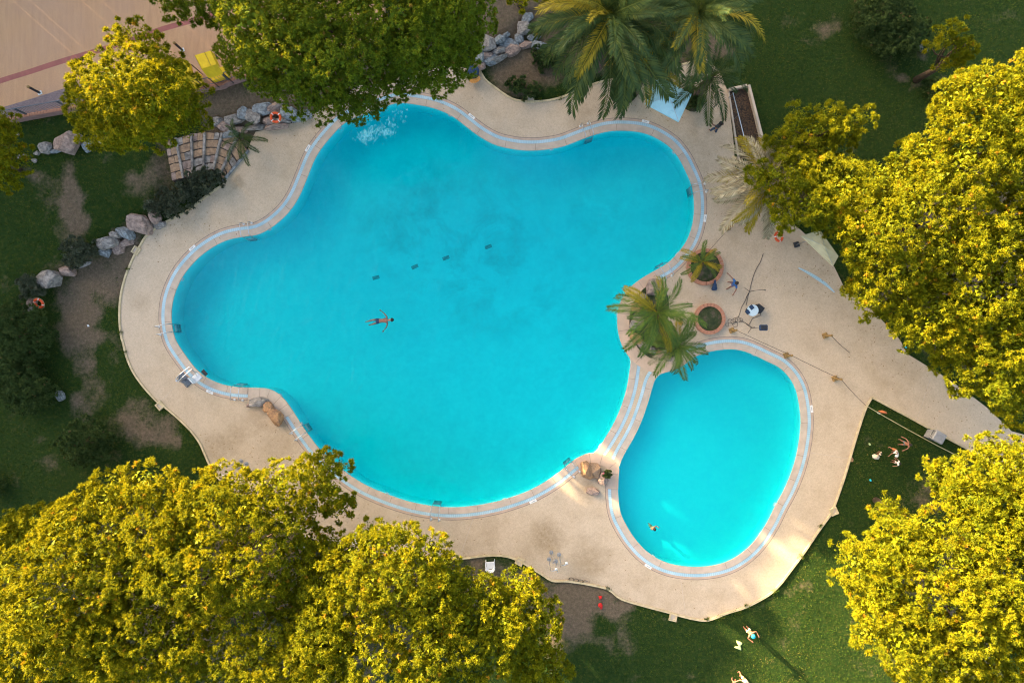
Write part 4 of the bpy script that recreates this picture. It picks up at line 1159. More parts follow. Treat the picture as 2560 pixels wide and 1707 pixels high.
T9, _ = tree('yellow pine bordering the path at the lower right grove', [(2450,720,170,170,6.5,2.6),(2350,800,120,80,6,1.8),(2480,900,120,110,6,2.0),(2400,880,70,45,5,1.3),(2540,1000,60,60,5.5,1.3),(2580,680,120,180,6.5,2.4)], 6.5, 2.6, (2380, 760), 20)
T10, _ = tree('mottled olive pine leaning over the pale dried palm', [(2010,500,95,75,6,1.8),(1960,440,85,60,5.5,1.5),(2040,420,70,50,5.5,1.5),(1985,545,70,42,5,1.3),(2085,540,62,52,5.5,1.4),(1900,430,40,30,5,1)], 6, 1.8, (1990, 500), 21, bias=-0.06, r=(.8, 1.3))
T11, _ = tree('green pine standing alone on the upper right lawn', [(2030,330,105,62,5.5,1.8),(2110,320,60,50,5.5,1.4),(1960,360,55,40,5,1.0)], 5.5, 1.8, (1980, 390), 22, bias=-0.03, r=(.8, 1.3))
T12, _ = tree('small slender pine near the dark shrub at the top right', [(2385,95,48,46,5.5,1.5),(2370,160,30,32,4,.8),(2410,130,30,24,4.5,.6)], 5.5, 1.5, (2290, 200), 23, bias=-0.02, r=(.7, 1.0))
T13, _ = tree('golden pine cut by the right edge below the path', [(2500,1230,150,120,6.5,2.4),(2400,1210,70,70,5.5,1.4),(2480,1120,52,40,6,1.0),(2590,1140,70,60,6,1.2),(2345,1190,26,28,5,.5)], 6.5, 2.4, (2420, 1190), 24, bias=0.04)
T14, _ = tree('big golden pine filling the lower right corner', [(2380,1480,240,200,7,2.8),(2190,1430,100,100,6,1.8),(2240,1560,110,90,6,1.8),(2330,1650,90,90,6,1.6),(2500,1640,170,110,6.5,2.2),(2540,1420,140,170,7,2.4),(2270,1360,90,60,6,1.4)], 7, 2.8, (2300, 1420), 25, bias=0.04)
T15, _ = tree('small olive pine top beside the golden corner pine', [(2220,1275,50,38,4,1.0)], 4, 1.0, (2190, 1250), 26, bias=-0.04, r=(.7, 1.0))
T16, _ = tree('bright tip of a pine at the top edge by the palms', [(1320,-12,55,26,7,.8),(1370,-2,28,18,7,.5)], 7, .8, (1300, 20), 27, r=(.6, .9))

# unseen building added beyond the upper left, heights stepped to shade pool and lawns
def hotel():
    sd = Vector((0.747, -0.665, 0)); pp = Vector((0.665, 0.747, 0)); c0 = P(0, 0)
    rz = math.atan2(pp.y, pp.x)
    base = c0 + sd * -21
    t = thing('hotel_building', 'added unseen building mass beyond the terrace, stepped to cast the evening shade', 'building', (base.x, base.y, 0), rz)
    wm = simple('hotel_render', (0.55, 0.48, 0.40), (0.45, 0.39, 0.33), 1.5, .9, .2); gm = simple('hotel_glass', (0.05, 0.07, 0.09), None, 2, .15, .0)
    for p0, p1, h in [(-60, -6.5, 18.0), (-6.5, .6, 21.0), (.6, 1.3, 15.4), (1.3, 3.4, 17.6), (3.4, 4.2, 15.4), (4.2, 6.5, 20.4), (6.5, 9, 19.8), (9, 22, 24.0), (22, 60, 22.6)]:
        m = MB(); m.box(((p0 + p1) / 2, 0, h / 2), (p1 - p0 - .02, 10, h)); m.build('wall', wm, t, local=True)
        m = MB(); m.box(((p0 + p1) / 2, 0, h + .05), (p1 - p0 - .3, 9.6, .1)); m.build('roof', MT['cope'], t, local=True)
        z = 1.6
        while z < h - 1.5:
            x = p0 + 1.2
            while x < p1 - 1:
                w = MB(); w.box((x, -5.02, z), (1.2, .08, 1.5)); o = w.build('window', MT['white_paint'], t, local=True)
                g = MB(); g.box((x, -5.07, z), (1.04, .03, 1.34)); g.build('pane', gm, o, local=True)
                x += 3.4
            z += 3.0
hotel()

# ------------------------------------------------------------------ shrubs
def shrub(label, ells, h, seed, mat='shrub', group='shrubs on the lawns', name='shrub', L=0.12, wd=0.026, sub=22, tufts=10, blades=16, r=(.45, .7), z=None, bias=0.0, cat='shrub'):
    c = P(ells[0][0], ells[0][1]); zz = float(rise(np.array([c.x]), np.array([c.y]))[0]) if z is None else z
    root = thing(name, label, cat, (c.x, c.y, zz), 0, group)
    lob = spread_lobes([(a, b, x, y, zz + h * .40, h * 1.25) for a, b, x, y in ells], h, h, seed, r, 1.0)
    lob = [(x, y, max(q, zz + .15), k) for x, y, q, k in lob]
    me = foliage_mesh('foliage', [(x - c.x, y - c.y, q - zz, k) for x, y, q, k in lob], sub=sub * 3, tufts=tufts, blades=blades, L=L, wd=wd, seed=seed, sub_r=0.5, zmin=-0.15, tint_bias=bias, spread=0.8)
    link('foliage', me, MT[mat], root)
    m = MB(); rg = random.Random(seed)
    limbs(m, (c.x, c.y, zz - .05), (c.x, c.y, zz + h * .5), lob, 0.06, rg, 12)
    m.build('stem', MT['bark'], root, fix=False)
    return root
shrub('tall shadowy shrub at the left edge of the lawn', [(60,840,80,75)], 1.9, 41)
shrub('big leafy shrub below the tall one at the left edge', [(75,975,70,60),(40,940,50,50)], 1.8, 42)
shrub('round clipped bush alone on the lower left lawn', [(220,1102,66,58)], 1.9, 43, bias=0.05)
shrub('low grey juniper spreading beside the stone steps', [(440,505,55,38),(400,520,40,30),(480,480,40,28)], .7, 44, 'juniper')
shrub('rounded juniper at the foot of the stone steps', [(520,450,42,36)], 1.0, 45, 'juniper')
shrub('round low bush sitting between two groups of boulders', [(205,632,48,40)], .8, 46, 'juniper')
shrub('small bush beside the big rounded boulder on the left', [(85,715,34,34)], .8, 47, 'juniper')
shrub('tall shadowy shrub at the top right edge', [(2205,40,75,80)], 1.9, 48)
shrub('leafy shrub hanging over the grey stone at the top right', [(2235,118,66,40),(2270,80,40,40)], 1.5, 49)
shrub('small hedge plant beside the right grove', [(2332,225,20,28)], .8, 50)
shrub('dark groundcover clump on the kerb of the palm bed', [(1310,222,40,22),(1285,215,25,18)], .4, 51)
shrub('dark groundcover under the palm fronds', [(1375,150,45,28)], .4, 52, bias=-.1)
shrub('green cushion plant in the bed beside the cyan canopy', [(1735,250,24,28)], .35, 53, z=.1, bias=.05, r=(.3, .45))
shrub('green cushion plant in the round bed with a lifebuoy', [(1560,238,28,20)], .35, 54, z=.1, r=(.3, .45))
shrub('small grey-green bush at the left edge above the yellow pine', [(-6,1215,22,34)], .7, 55)
shrub('little flowering plant beside the pink boulder between the pools', [(1517,1184,7,9)], .4, 56, z=.1, L=.1, wd=.02, r=(.2, .25), bias=.15)
sp = thing('flower_clump', 'magenta flowers on the pink boulder between the pools', 'flowers', P(1510, 1184, .5))
for k in range(9):
    a = k * 2.4; r_ = .02 + .013 * k; m = MB()
    for j in range(5):
        b = j * 1.2566; cc = Vector((r_ * math.cos(a), r_ * math.sin(a), .05)); d = Vector((math.cos(b), math.sin(b), .3)) * .035; e = Vector((-math.sin(b), math.cos(b), 0)) * .016
        m.add([cc, cc + d * .6 + e, cc + d, cc + d * .6 - e], [(0, 1, 2, 3)])
    m.build('flower', MT['pink'], sp, local=True, fix=False)
m = MB(); m.tube([(0, 0, -.45), (0, 0, .04)], .012, 5); m.build('stalk', MT['bark'], sp, local=True)

# ------------------------------------------------------------------ palms
def frond_mesh(L, elev, droop, seed, pairs=34, leaf=0.42, wd=0.03, fold=0.5):
    """one feather frond along +X, base at the origin"""
    rg = np.random.default_rng(seed)
    n = 22; pts = []; p = np.zeros(3); a = elev
    for i in range(n + 1):
        pts.append(p.copy()); t = i / n
        a = elev - droop * t ** 1.4
        p = p + np.array([math.cos(a), 0, math.sin(a)]) * L / n
    pts = np.array(pts); V = []; F = []; T = []
    w0 = 0.012
    for i in range(n + 1):
        w = w0 * (1 - 0.85 * i / n)
        V += [pts[i] + np.array([0, w, 0]), pts[i] + np.array([0, 0, w * .8]), pts[i] + np.array([0, -w, 0])]; T += [.75] * 3
    for i in range(n):
        F += [(i * 3, i * 3 + 1, i * 3 + 4, i * 3 + 3), (i * 3 + 1, i * 3 + 2, i * 3 + 5, i * 3 + 4)]
    for k in range(pairs):
        t = 0.10 + 0.90 * (k + .5) / pairs; f = t * n; i = min(int(f), n - 1); q = pts[i] + (pts[i + 1] - pts[i]) * (f - i)
        tg = pts[i + 1] - pts[i]; tg /= np.linalg.norm(tg); up = np.array([-tg[2], 0, tg[0]])
        ll = leaf * (0.45 + 1.0 * math.sin(math.pi * min(1, (0.12 + t * .82)))) * .85
        for s in (-1, 1):
            fw = 0.75 + 0.6 * t + rg.uniform(-.12, .12)
            d = np.array([0, s, 0]) * 1.0 + tg * fw + up * (fold + rg.uniform(-.35, .35)); d /= np.linalg.norm(d)
            e = np.cross(d, up); e /= np.linalg.norm(e) + 1e-9
            l = ll * rg.uniform(.8, 1.1); b = len(V); g = np.array([0, 0, -l * .22])
            V += [q, q + d * l * .45 + e * wd, q + d * l + g, q + d * l * .45 - e * wd]; tt = float(np.clip(.45 + rg.normal(0, .2), 0, 1)); T += [tt] * 4
            F.append((b, b + 1, b + 2, b + 3))
    me = bpy.data.meshes.new('frond'); me.from_pydata([tuple(v) for v in V], [], F)
    at = me.attributes.new('tint', 'FLOAT', 'POINT'); at.data.foreach_set('value', np.array(T, np.float32)); me.update()
    return me
FR = {}
def frond(kind, mat):
    key = (kind, mat)
    if key not in FR:
        e, d = [(1.30, .9), (1.0, 1.2), (.72, 1.35), (.42, 1.45), (.10, 1.3), (-.3, 1.1)][kind]
        me = frond_mesh(1.0, e, d, 60 + kind, pairs=46, leaf=0.15 if kind < 5 else .13, wd=0.008, fold=0.28); me.materials.append(MT[mat]); FR[key] = me
    return FR[key]
def palm(label, px, py, zc, L, n, seed, mat='palm', alt='palm_yellow', pa=.12, trunk_r=.22, ground_z=None, group='palms', kinds=(0, 1, 2, 3, 4), lean=(0, 0)):
    rg = random.Random(seed)
    top = P(px, py, zc); gz = .06 if ground_z is None else ground_z
    b = Vector((top.x + lean[0], top.y + lean[1], gz))
    root = thing('palm_tree', label, 'palm tree', b, 0, group)
    m = MB(); k = max(3, int((zc - gz) / .22)); pts = []; rs = []
    for i in range(k + 1):
        t = i / k; c = b.lerp(top, t); pts.append(c - b); rs.append(trunk_r * (1.25 - .4 * t) * (1.12 if i % 2 else .92))
    m.tube(pts, rs, 10); m.build('trunk', MT['palm_bark'], root, local=True)
    m = MB()
    for i in range(14):
        a = i * 2.4; d = Vector((math.cos(a), math.sin(a), .5)) * trunk_r * 1.2; c = top - b + Vector((0, 0, -.25 + .02 * i)); m.tube([c, c + d * .7, c + d * 1.3 + Vector((0, 0, .12))], [.05, .04, .012], 5)
    m.build('leaf_bases', MT['palm_bark'], root, local=True)
    for i in range(n):
        t = i / max(1, n - 1); kd = kinds[min(len(kinds) - 1, int(t * len(kinds)))]
        mm = alt if rg.random() < pa * (0.4 + 1.2 * t) else ('palm_dry' if t > .8 and rg.random() < .12 else mat)
        f = link('frond', frond(kd, mm), None, root)
        f.location = top - b + Vector((0, 0, .15 * (1 - t)))
        f.rotation_euler = (rg.uniform(-.45, .45), rg.uniform(-.2, .2), i * 2.39996 + rg.uniform(-.25, .25))
        s = L * rg.uniform(.85, 1.1) * (.62 + .38 * min(1, t * 1.6)); f.scale = (s, s, s)
    return root
palm('tallest date palm at the top of the picture', 1525, 42, 7.0, 5.1, 72, 1, 'palm', 'palm_yellow', .06, .34, kinds=(0, 1, 2, 3, 3, 4, 4, 5), ground_z=.3)
palm('second tall date palm right of the tallest one', 1745, 32, 7.0, 4.0, 50, 2, 'palm', 'palm_yellow', .06, .32, kinds=(0, 1, 2, 3, 3, 4, 4))
palm('young palm whose fronds hang over the cyan canopy', 1618, 168, 4.2, 2.7, 30, 3, 'palm', 'palm_yellow', .2, .2, kinds=(0, 1, 2, 3, 4, 4, 5))
palm('small blue-green palm right of the cyan canopy', 1775, 195, 3.2, 2.7, 20, 4, 'palm', 'palm_dark', .3, .24, kinds=(1, 2, 3, 4, 5))
palm('palm on the island between the two pools', 1642, 782, 3.4, 2.9, 24, 5, 'palm_fresh', 'palm_yellow', .18, .24, kinds=(0, 1, 2, 2, 3, 3, 4))
palm('shorter palm drooping over the top of the small pool', 1694, 862, 2.6, 2.3, 26, 6, 'palm_fresh', 'palm_yellow', .2, .2, kinds=(1, 2, 3, 3, 4, 4, 5))
palm('little palm in the upper brick planter', 1755, 655, 1.5, 1.55, 18, 7, 'palm_fresh', 'palm_yellow', .35, .14, kinds=(0, 1, 2, 3, 4), ground_z=.2)
palm('pale dried palm under the olive pine', 1920, 455, 4.0, 3.6, 54, 8, 'palm_dry', 'palm_yellow', .3, .26, kinds=(1, 2, 3, 4, 4, 5))
palm('low dark palm beside the rock slabs and the steps', 602, 350, 1.2, 1.7, 11, 9, 'palm_dark', 'palm', .2, .14, kinds=(2, 3, 3, 4), ground_z=.2)

# ------------------------------------------------------------------ lawn blades: nobody could count them
def lawn():
    n = 420000
    x = RNG.uniform(-34, 34, n); y = RNG.uniform(-23.5, 23.5, n)
    ok = ~in_poly(x, y, [(p.x, p.y) for p in deck_w])
    ok &= ~in_poly(x, y, [(p.x, p.y) for p in W2(TER, ZT)])
    ok &= ~in_poly(x, y, [tuple(P(*q)[:2]) for q in ((1816,224),(1872,217),(1914,390),(1840,402))])
    ok &= ~in_poly(x, y, [tuple(P(*q)[:2]) for q in ((405,345),(625,330),(625,376),(556,458),(425,458))])
    d = dirt_at(x, y) + RNG.normal(0, .16, n)
    ok &= d < 0.40
    x = x[ok]; y = y[ok]; d = d[ok]; n = len(x)
    z = rise(x, y) + 0.018 * np.sin(x * 1.7 + 0.6 * y) * np.sin(y * 1.3 - 0.4 * x)
    h = RNG.uniform(.05, .12, n); a = RNG.uniform(0, 6.283, n); w = RNG.uniform(.012, .022, n)
    tx = RNG.normal(0, .05, n); ty = RNG.normal(0, .05, n)
    B = np.stack([x, y, z - .005], 1); S = np.stack([np.cos(a) * w, np.sin(a) * w, 0 * w], 1)
    V = np.stack([B - S, B + S, B + np.stack([tx, ty, h], 1)], 1).reshape(-1, 3)
    patch = .35 * vnoise(x, y, .5, 11) + .35 * vnoise(x, y, 1.6, 12) + .3 * vnoise(x, y, 5.0, 13)
    tint = np.clip(.42 + patch + d * .35 + RNG.normal(0, .22, n), 0, 1)
    me = bpy.data.meshes.new('grass')
    me.vertices.add(n * 3); me.vertices.foreach_set('co', V.astype(np.float32).ravel())
    me.loops.add(n * 3); me.loops.foreach_set('vertex_index', np.arange(n * 3, dtype=np.int32))
    me.polygons.add(n); me.polygons.foreach_set('loop_start', np.arange(0, n * 3, 3, dtype=np.int32)); me.polygons.foreach_set('loop_total', np.full(n, 3, dtype=np.int32))
    at = me.attributes.new('tint', 'FLOAT', 'POINT'); at.data.foreach_set('value', np.repeat(tint, 3).astype(np.float32))
    me.update(calc_edges=True)
    o = link('grass', me, MT['grass'])
    tag(o, 'short lawn grass on both sides of the pool deck', 'grass', kind='stuff')
lawn()

print('FOLIAGE TRIS', TRIS)

# fallen needles and leaves blown under the trees
def fallen():
    rg = np.random.default_rng(31); pts = []
    for px, py, sx, sy, n in [(560, 1150, 60, 40, 90), (700, 1110, 60, 50, 80), (920, 1330, 80, 40, 120), (1180, 1400, 70, 30, 90), (760, 310, 60, 30, 60), (1100, 225, 80, 30, 80), (1870, 470, 50, 60, 90), (2050, 690, 60, 40, 90), (2230, 860, 60, 50, 110), (2400, 1010, 80, 50, 90), (1640, 250, 90, 50, 90), (1660, 760, 60, 60, 60), (450, 560, 60, 40, 60), (1500, 1480, 120, 50, 80)]:
        pts.append(np.stack([rg.normal(px, sx, n), rg.normal(py, sy, n)], 1))
    pts = np.concatenate(pts)
    X = (pts[:, 0] - 1280) / 40; Y = -(pts[:, 1] - 853.5) / 40
    ok = in_poly(X, Y, [(p.x, p.y) for p in deck_w]) & ~in_poly(X, Y, [(p.x, p.y) for p in offs(main_w, main_n, .1)]) & ~in_poly(X, Y, [(p.x, p.y) for p in offs(small_w, small_n, .1)])
    m = MB(); T = []
    for x, y in zip(X[ok], Y[ok]):
        a = rg.random() * 6.3; l = rg.uniform(.025, .07); d = Vector((math.cos(a), math.sin(a), rg.uniform(-.1, .2))) * l; e = Vector((-math.sin(a), math.cos(a), rg.uniform(-.2, .2))) * l * .35; c = Vector((x, y, .112))
        m.add([c - d, c + e, c + d, c - e], [(0, 1, 2, 3)])
    o = m.build('fallen_leaves', simple('fallen_leaves', (0.30, 0.19, 0.06), (0.12, 0.07, 0.03), 3.0, .9, .0), fix=False); tag(o, 'fallen leaves scattered on the deck under the trees', 'leaves', kind='stuff')
fallen()

# ------------------------------------------------------------------ pool ladders
def ladder(px, py, where):
    q, nn = edge_at(px, py)
    t = thing('pool_ladder', 'steel pool ladder ' + where, 'ladder', (q.x, q.y, Z_DECK), math.atan2(nn.y, nn.x), 'steel ladders round the large pool')
    for s in (-1, 1):
        y = s * 0.25
        m = MB(); m.tube([(0.78, y, 0.03), (0.78, y, 0.45), (0.74, y, 0.62), (0.62, y, 0.70), (0.1, y, 0.72), (-0.05, y, 0.66), (-0.12, y, 0.5), (-0.13, y, 0.0), (-0.13, y, -1.0)], 0.024, 8); m.build('rail', MT['steel'], t, local=True, smooth=True)
        m = MB(); m.lathe((0.78, y, 0.02), [(0.075, 0), (0.075, 0.02), (0.04, 0.035)], 12); m.build('foot_plate', MT['white_paint'], t, local=True)
    for k in range(3):
        m = MB(); m.box((-0.17, 0, -0.12 - 0.28 * k), (0.11, 0.46, 0.03), 0, 0.006); m.build('step', MT['drain_dark'], t, local=True)
for px, py, wh in [(1473,342,'at the top of the pool left of the cyan canopy'),(1734,474,'on the right side of the large pool'),(1655,667,'beside the palm island'),(620,590,'at the upper left curve of the pool'),(432,822,'on the far left of the pool'),(600,968,'at the lower left beside the pale boulder'),(763,1074,'near the bough of the overhanging pine'),(1093,1266,'at the lowest point of the large pool'),(1424,1158,'left of the orange boulder between the pools')]:
    ladder(px, py, wh)

def pool_lift():
    q, nn = edge_at(488, 925)
    t = thing('pool_lift', 'white pool lift chair with steel arms on the left edge', 'pool lift', (q.x, q.y, Z_DECK), math.atan2(nn.y, nn.x))
    m = MB(); m.box((0.95, 0, 0.03), (0.5, 0.9, 0.06), 0, 0.01); m.build('base_plate', MT['rail_metal'], t, local=True)
    m = MB(); m.tube([(0.95, 0, 0.05), (0.95, 0, 1.1)], 0.06, 10); m.build('mast', MT['steel'], t, local=True)
    for s in (-1, 1):
        m = MB(); m.tube([(0.95, s * 0.12, 1.05), (0.5, s * 0.12, 1.15), (-0.15, s * 0.10, 0.95)], 0.03, 8); m.build('arm', MT['steel'], t, local=True)
        m = MB(); m.tube([(1.1, s * 0.4, 0.05), (0.95, s * 0.06, 0.8)], 0.022, 6); m.build('brace', MT['steel'], t, local=True)
    m = MB(); m.tube([(-0.15, -.1, .95), (-.15, .1, .95), (-.1, .35, .8), (.05, .5, .62)], .022, 6); m.build('hanger', MT['steel'], t, local=True)
    m = MB(); m.box((0.15, 0.55, 0.45), (0.48, 0.48, 0.06), 0, 0.03); m.build('seat', MT['white_plastic'], t, local=True)
    m = MB(); m.box((0.40, 0.55, 0.72), (0.06, 0.48, 0.5), 0, 0.02); m.build('backrest', MT['white_plastic'], t, local=True)
    for s in (-1, 1):
        m = MB(); m.tube([(0.38, .55 + s * .26, .62), (-.08, .55 + s * .26, .64), (-.1, .55 + s * .26, .45)], .02, 6); m.build('armrest', MT['steel'], t, local=True)
    m = MB(); m.box((-0.25, 0.55, 0.08), (0.22, 0.4, 0.03), 0, .01); m.build('foot_rest', MT['black'], t, local=True)
pool_lift()

# ------------------------------------------------------------------ showers
def shower(px, py, hook, rz, label, grp):
    w = P(px, py, Z_DECK)
    t = thing('shower_post', label, 'shower', w, R(rz), grp)
    m = MB(); m.lathe((0, 0, 0), [(0.13, 0), (0.13, 0.03), (0.06, 0.05)], 18); m.build('base', MT['grey_bin'], t, local=True)
    m = MB(); m.tube([(0, 0, .03), (0, 0, 2.1)], .028, 8); m.build('pole', MT['steel'], t, local=True)
    if hook:
        m = MB(); m.tube([(0, 0, 2.1), (.04, 0, 2.2), (.14, 0, 2.26), (.28, 0, 2.22), (.33, 0, 2.14)], .022, 8); m.build('arm', MT['steel'], t, local=True)
        m = MB(); m.lathe((.33, 0, 2.06), [(.09, 0), (.08, .03), (.025, .08)], 14); m.build('head', MT['white_paint'], t, local=True)
    m = MB(); m.tube([(0, -.07, 1.05), (0, .07, 1.05)], .022, 6); m.build('valve', MT['steel'], t, local=True)
GS = 'outdoor showers on the deck'
for px, py, hk, rz, lb in [(1378,1380,0,0,'straight shower post, uppermost of the lower group'),(1397,1385,1,20,'hooked shower post at the right of the lower group'),(1372,1397,1,10,'hooked shower post at the left of the lower group'),(1389,1402,0,0,'straight shower post, lowest of the lower group'),
 (602,1152,1,160,'hooked shower post, uppermost of the group by the lower left pine'),(616,1159,0,0,'shower post at the right of the group by the lower left pine'),(594,1168,0,0,'shower post at the left of the group by the lower left pine'),(606,1176,1,170,'hooked shower post nearest the lower left pine')]:
    shower(px, py, hk, rz, lb, GS)

# ------------------------------------------------------------------ lifebuoys, bin
def lifebuoy(px, py, z, label, tilt):
    w = P(px, py, z)
    t = thing('lifebuoy', label, 'lifebuoy', w, 0, 'orange lifebuoys'); t.rotation_euler = tilt
    m = MB(); m.torus((0, 0, 0), .27, .075, 32, 10); m.build('ring', MT['orange_ring'], t, local=True, smooth=True)
    for k in range(4):
        a = R(45 + 90 * k); m = MB(); m.torus((0, 0, 0), .27, .079, 3, 10, None, a - .09, a + .09); m.build('band', MT['white_plastic'], t, local=True)
    m = MB()
    for k in range(4):
        a = R(45 + 90 * k); pts = [Vector((math.cos(a + j * R(90) / 5) * (.355 + .03 * math.sin(j / 5 * math.pi)), math.sin(a + j * R(90) / 5) * (.355 + .03 * math.sin(j / 5 * math.pi)), 0)) for j in range(6)]
        m.tube(pts, .009, 5)
    m.build('grab_line', MT['rope'], t, local=True)
lifebuoy(689, 294, .85, 'orange lifebuoy lying on the rock slabs above the pool', (.1, .15, 0))
lifebuoy(97, 758, .75, 'orange lifebuoy beside the boulders at the left', (.35, -.3, .4))
lifebuoy(1563, 233, .5, 'orange lifebuoy half hidden under the big palm', (.3, .2, .3))
lifebuoy(1947, 592, .5, 'orange lifebuoy half hidden under the right grove', (.2, .3, .9))
w = P(1185, 192, Z_DECK)
t = thing('litter_bin', 'round black bin with an orange bag under the big pine', 'bin', w)
m = MB(); m.lathe((0, 0, 0), [(.30, 0), (.34, .1), (.36, .85), (.36, .92), (.32, .92), (.31, .8)], 24, top=False); m.build('body', MT['black'], t, local=True, smooth=False)
m = MB(); m.lathe((0, 0, .93), [(.37, 0), (.34, .06), (.18, .14), (.05, .16)], 24); m.build('lid', MT['navy'], t, local=True)
m = MB(); rg = random.Random(3)
for k in range(7):
    a = R(-120 + 14 * k); m.tube([(.28 * math.cos(a), .28 * math.sin(a), .5), (.40 * math.cos(a), .40 * math.sin(a), .45 + .1 * rg.random()), (.46 * math.cos(a), .46 * math.sin(a), .22)], [.08, .09, .05], 6)
m.build('bag', MT['orange_globe'], t, local=True)

# ------------------------------------------------------------------ canopies
def canopy_quad(name, label, cat, corners, z, peak, mat, posts, grp=None, val=.12, flap=None):
    ws = [P(px, py, z) for px, py in corners]
    c = sum(ws, Vector()) / 4
    t = thing(name, label, cat, (c.x, c.y, posts[0][2] if posts else 0), 0, grp)
    m = MB()
    n = 6; V = []; F = []
    for i in range(n + 1):
        for j in range(n + 1):
            u, v = i / n, j / n
            p = ws[0].lerp(ws[1], u).lerp(ws[3].lerp(ws[2], u), v)
            h = 1 - max(abs(u - .5), abs(v - .5)) * 2
            V.append((p.x, p.y, z + peak * h - .03 * math.sin(math.pi * u) * (1 - h)))
    for i in range(n):
        for j in range(n): F.append((i * (n + 1) + j, (i + 1) * (n + 1) + j, (i + 1) * (n + 1) + j + 1, i * (n + 1) + j + 1))
    m.add(V, F); o = m.build('top_panel', MT[mat], t); sm = o.modifiers.new('thickness', 'SOLIDIFY'); sm.thickness = .02
    m = MB()
    for a, b in zip(ws, ws[1:] + ws[:1]):
        m.add([(a.x, a.y, z + .0), (b.x, b.y, z + .0), (b.x, b.y, z - val), (a.x, a.y, z - val)], [(0, 1, 2, 3)])
    o = m.build('valance', MT[mat], t); sm = o.modifiers.new('thickness', 'SOLIDIFY'); sm.thickness = .012
    for x, y, z0 in posts:
        m = MB(); m.tube([(x, y, z0), (x, y, z + peak * .3)], .03, 8); m.build('post', MT['steel'], t)
        m = MB(); m.box((x, y, z0 + .04), (.34, .34, .08), .3, .02); m.build('foot', MT['dark_metal'], t)
    m = MB()
    for a in ws: m.tube([(c.x, c.y, z + peak - .02), (a.x, a.y, z - .015)], .012, 5)
    m.build('ribs', MT['steel'], t)
    return t
c1 = P(1655, 256); 
canopy_quad('sun_canopy', 'pale cyan square canopy beside the small blue-green palm', 'canopy', [(1605,228),(1646,191),(1729,236),(1697,304)][:0] or [(1613,259),(1645,190),(1729,236),(1697,304)], 2.5, .28, 'cyan_fabric', [(P(1655, 262).x, P(1655, 262).y, Z_DECK)])
canopy_quad('sun_canopy', 'cream canopy tucked under the right grove', 'canopy', [(2005,590),(2050,575),(2096,640),(2083,664)], 2.3, .2, 'cream_fabric', [(P(1990, 612).x, P(1990, 612).y, Z_DECK)])
def yellow(label, cs, fl):
    z = ZT + 2.0; ws = [P(x, y, z) for x, y in cs]; c = sum(ws, Vector()) / 4
    t = thing('sun_canopy', label, 'canopy', (c.x, c.y, ZT), 0, 'yellow canopies on the terrace')
    a, b, cc, d = ws
    e, f = a.lerp(d, fl), b.lerp(cc, fl)
    m = MB(); m.add([a, b, f, e], [(0, 1, 2, 3)]); o = m.build('top_panel', MT['yellow_fabric'], t); o.modifiers.new('thickness', 'SOLIDIFY').thickness = .03
    lo = Vector((0, 0, -.55))
    m = MB(); m.add([e, f, cc + lo, d + lo], [(0, 1, 2, 3)]); o = m.build('front_flap', MT['yellow_fabric'], t); o.modifiers.new('thickness', 'SOLIDIFY').thickness = .025
    m = MB(); m.add([b, f, f + lo * .9, b + lo * .9], [(0, 1, 2, 3)]); m.add([a, e, e + lo * .9, a + lo * .9], [(0, 1, 2, 3)]); o = m.build('side_flap', MT['yellow_fabric'], t); o.modifiers.new('thickness', 'SOLIDIFY').thickness = .02
    m = MB(); g0 = a.lerp(b, .62); g1 = e.lerp(f, .62); m.tube([g0 + Vector((0, 0, .02)), g1 + Vector((0, 0, .02))], .012, 5); m.build('seam', MT['wood'], t)
    for p in ws:
        m = MB(); m.tube([(p.x, p.y, ZT), (p.x, p.y, z - .5)], .03, 6); m.build('post', MT['dark_metal'], t)
    m = MB(); m.box((c.x, c.y, ZT + .3), (1.1, .7, .25), .3, .05); m.build('daybed', MT['yellow_fabric'], t)
yellow('yellow fabric canopy fully in view on the terrace', [(486,139),(527,127),(549,176),(511,187)], .68)
yellow('yellow fabric canopy half hidden by the small pine', [(425,163),(468,153),(478,190),(432,203)], .75)

# ------------------------------------------------------------------ bollard lamps on the terrace
for px, py, lb in [(456, 126, 'dark bollard lamp near the yellow canopies'), (100, 233, 'dark bollard lamp near the left edge of the terrace')]:
    w = P(px, py, ZT)
    t = thing('bollard_lamp', lb, 'bollard lamp', w, .4, 'bollard lamps on the terrace')
    m = MB(); m.box((0, 0, .02), (.26, .22, .04), 0, .01); m.build('base', MT['white_paint'], t, local=True)
    m = MB(); m.box((0, 0, .5), (.12, .10, .96), 0, .01); m.build('post', MT['dark_metal'], t, local=True)
    m = MB(); m.box((0, 0, 1.03), (.15, .13, .10), 0, .02); m.build('lamp_head', MT['wood'], t, local=True)

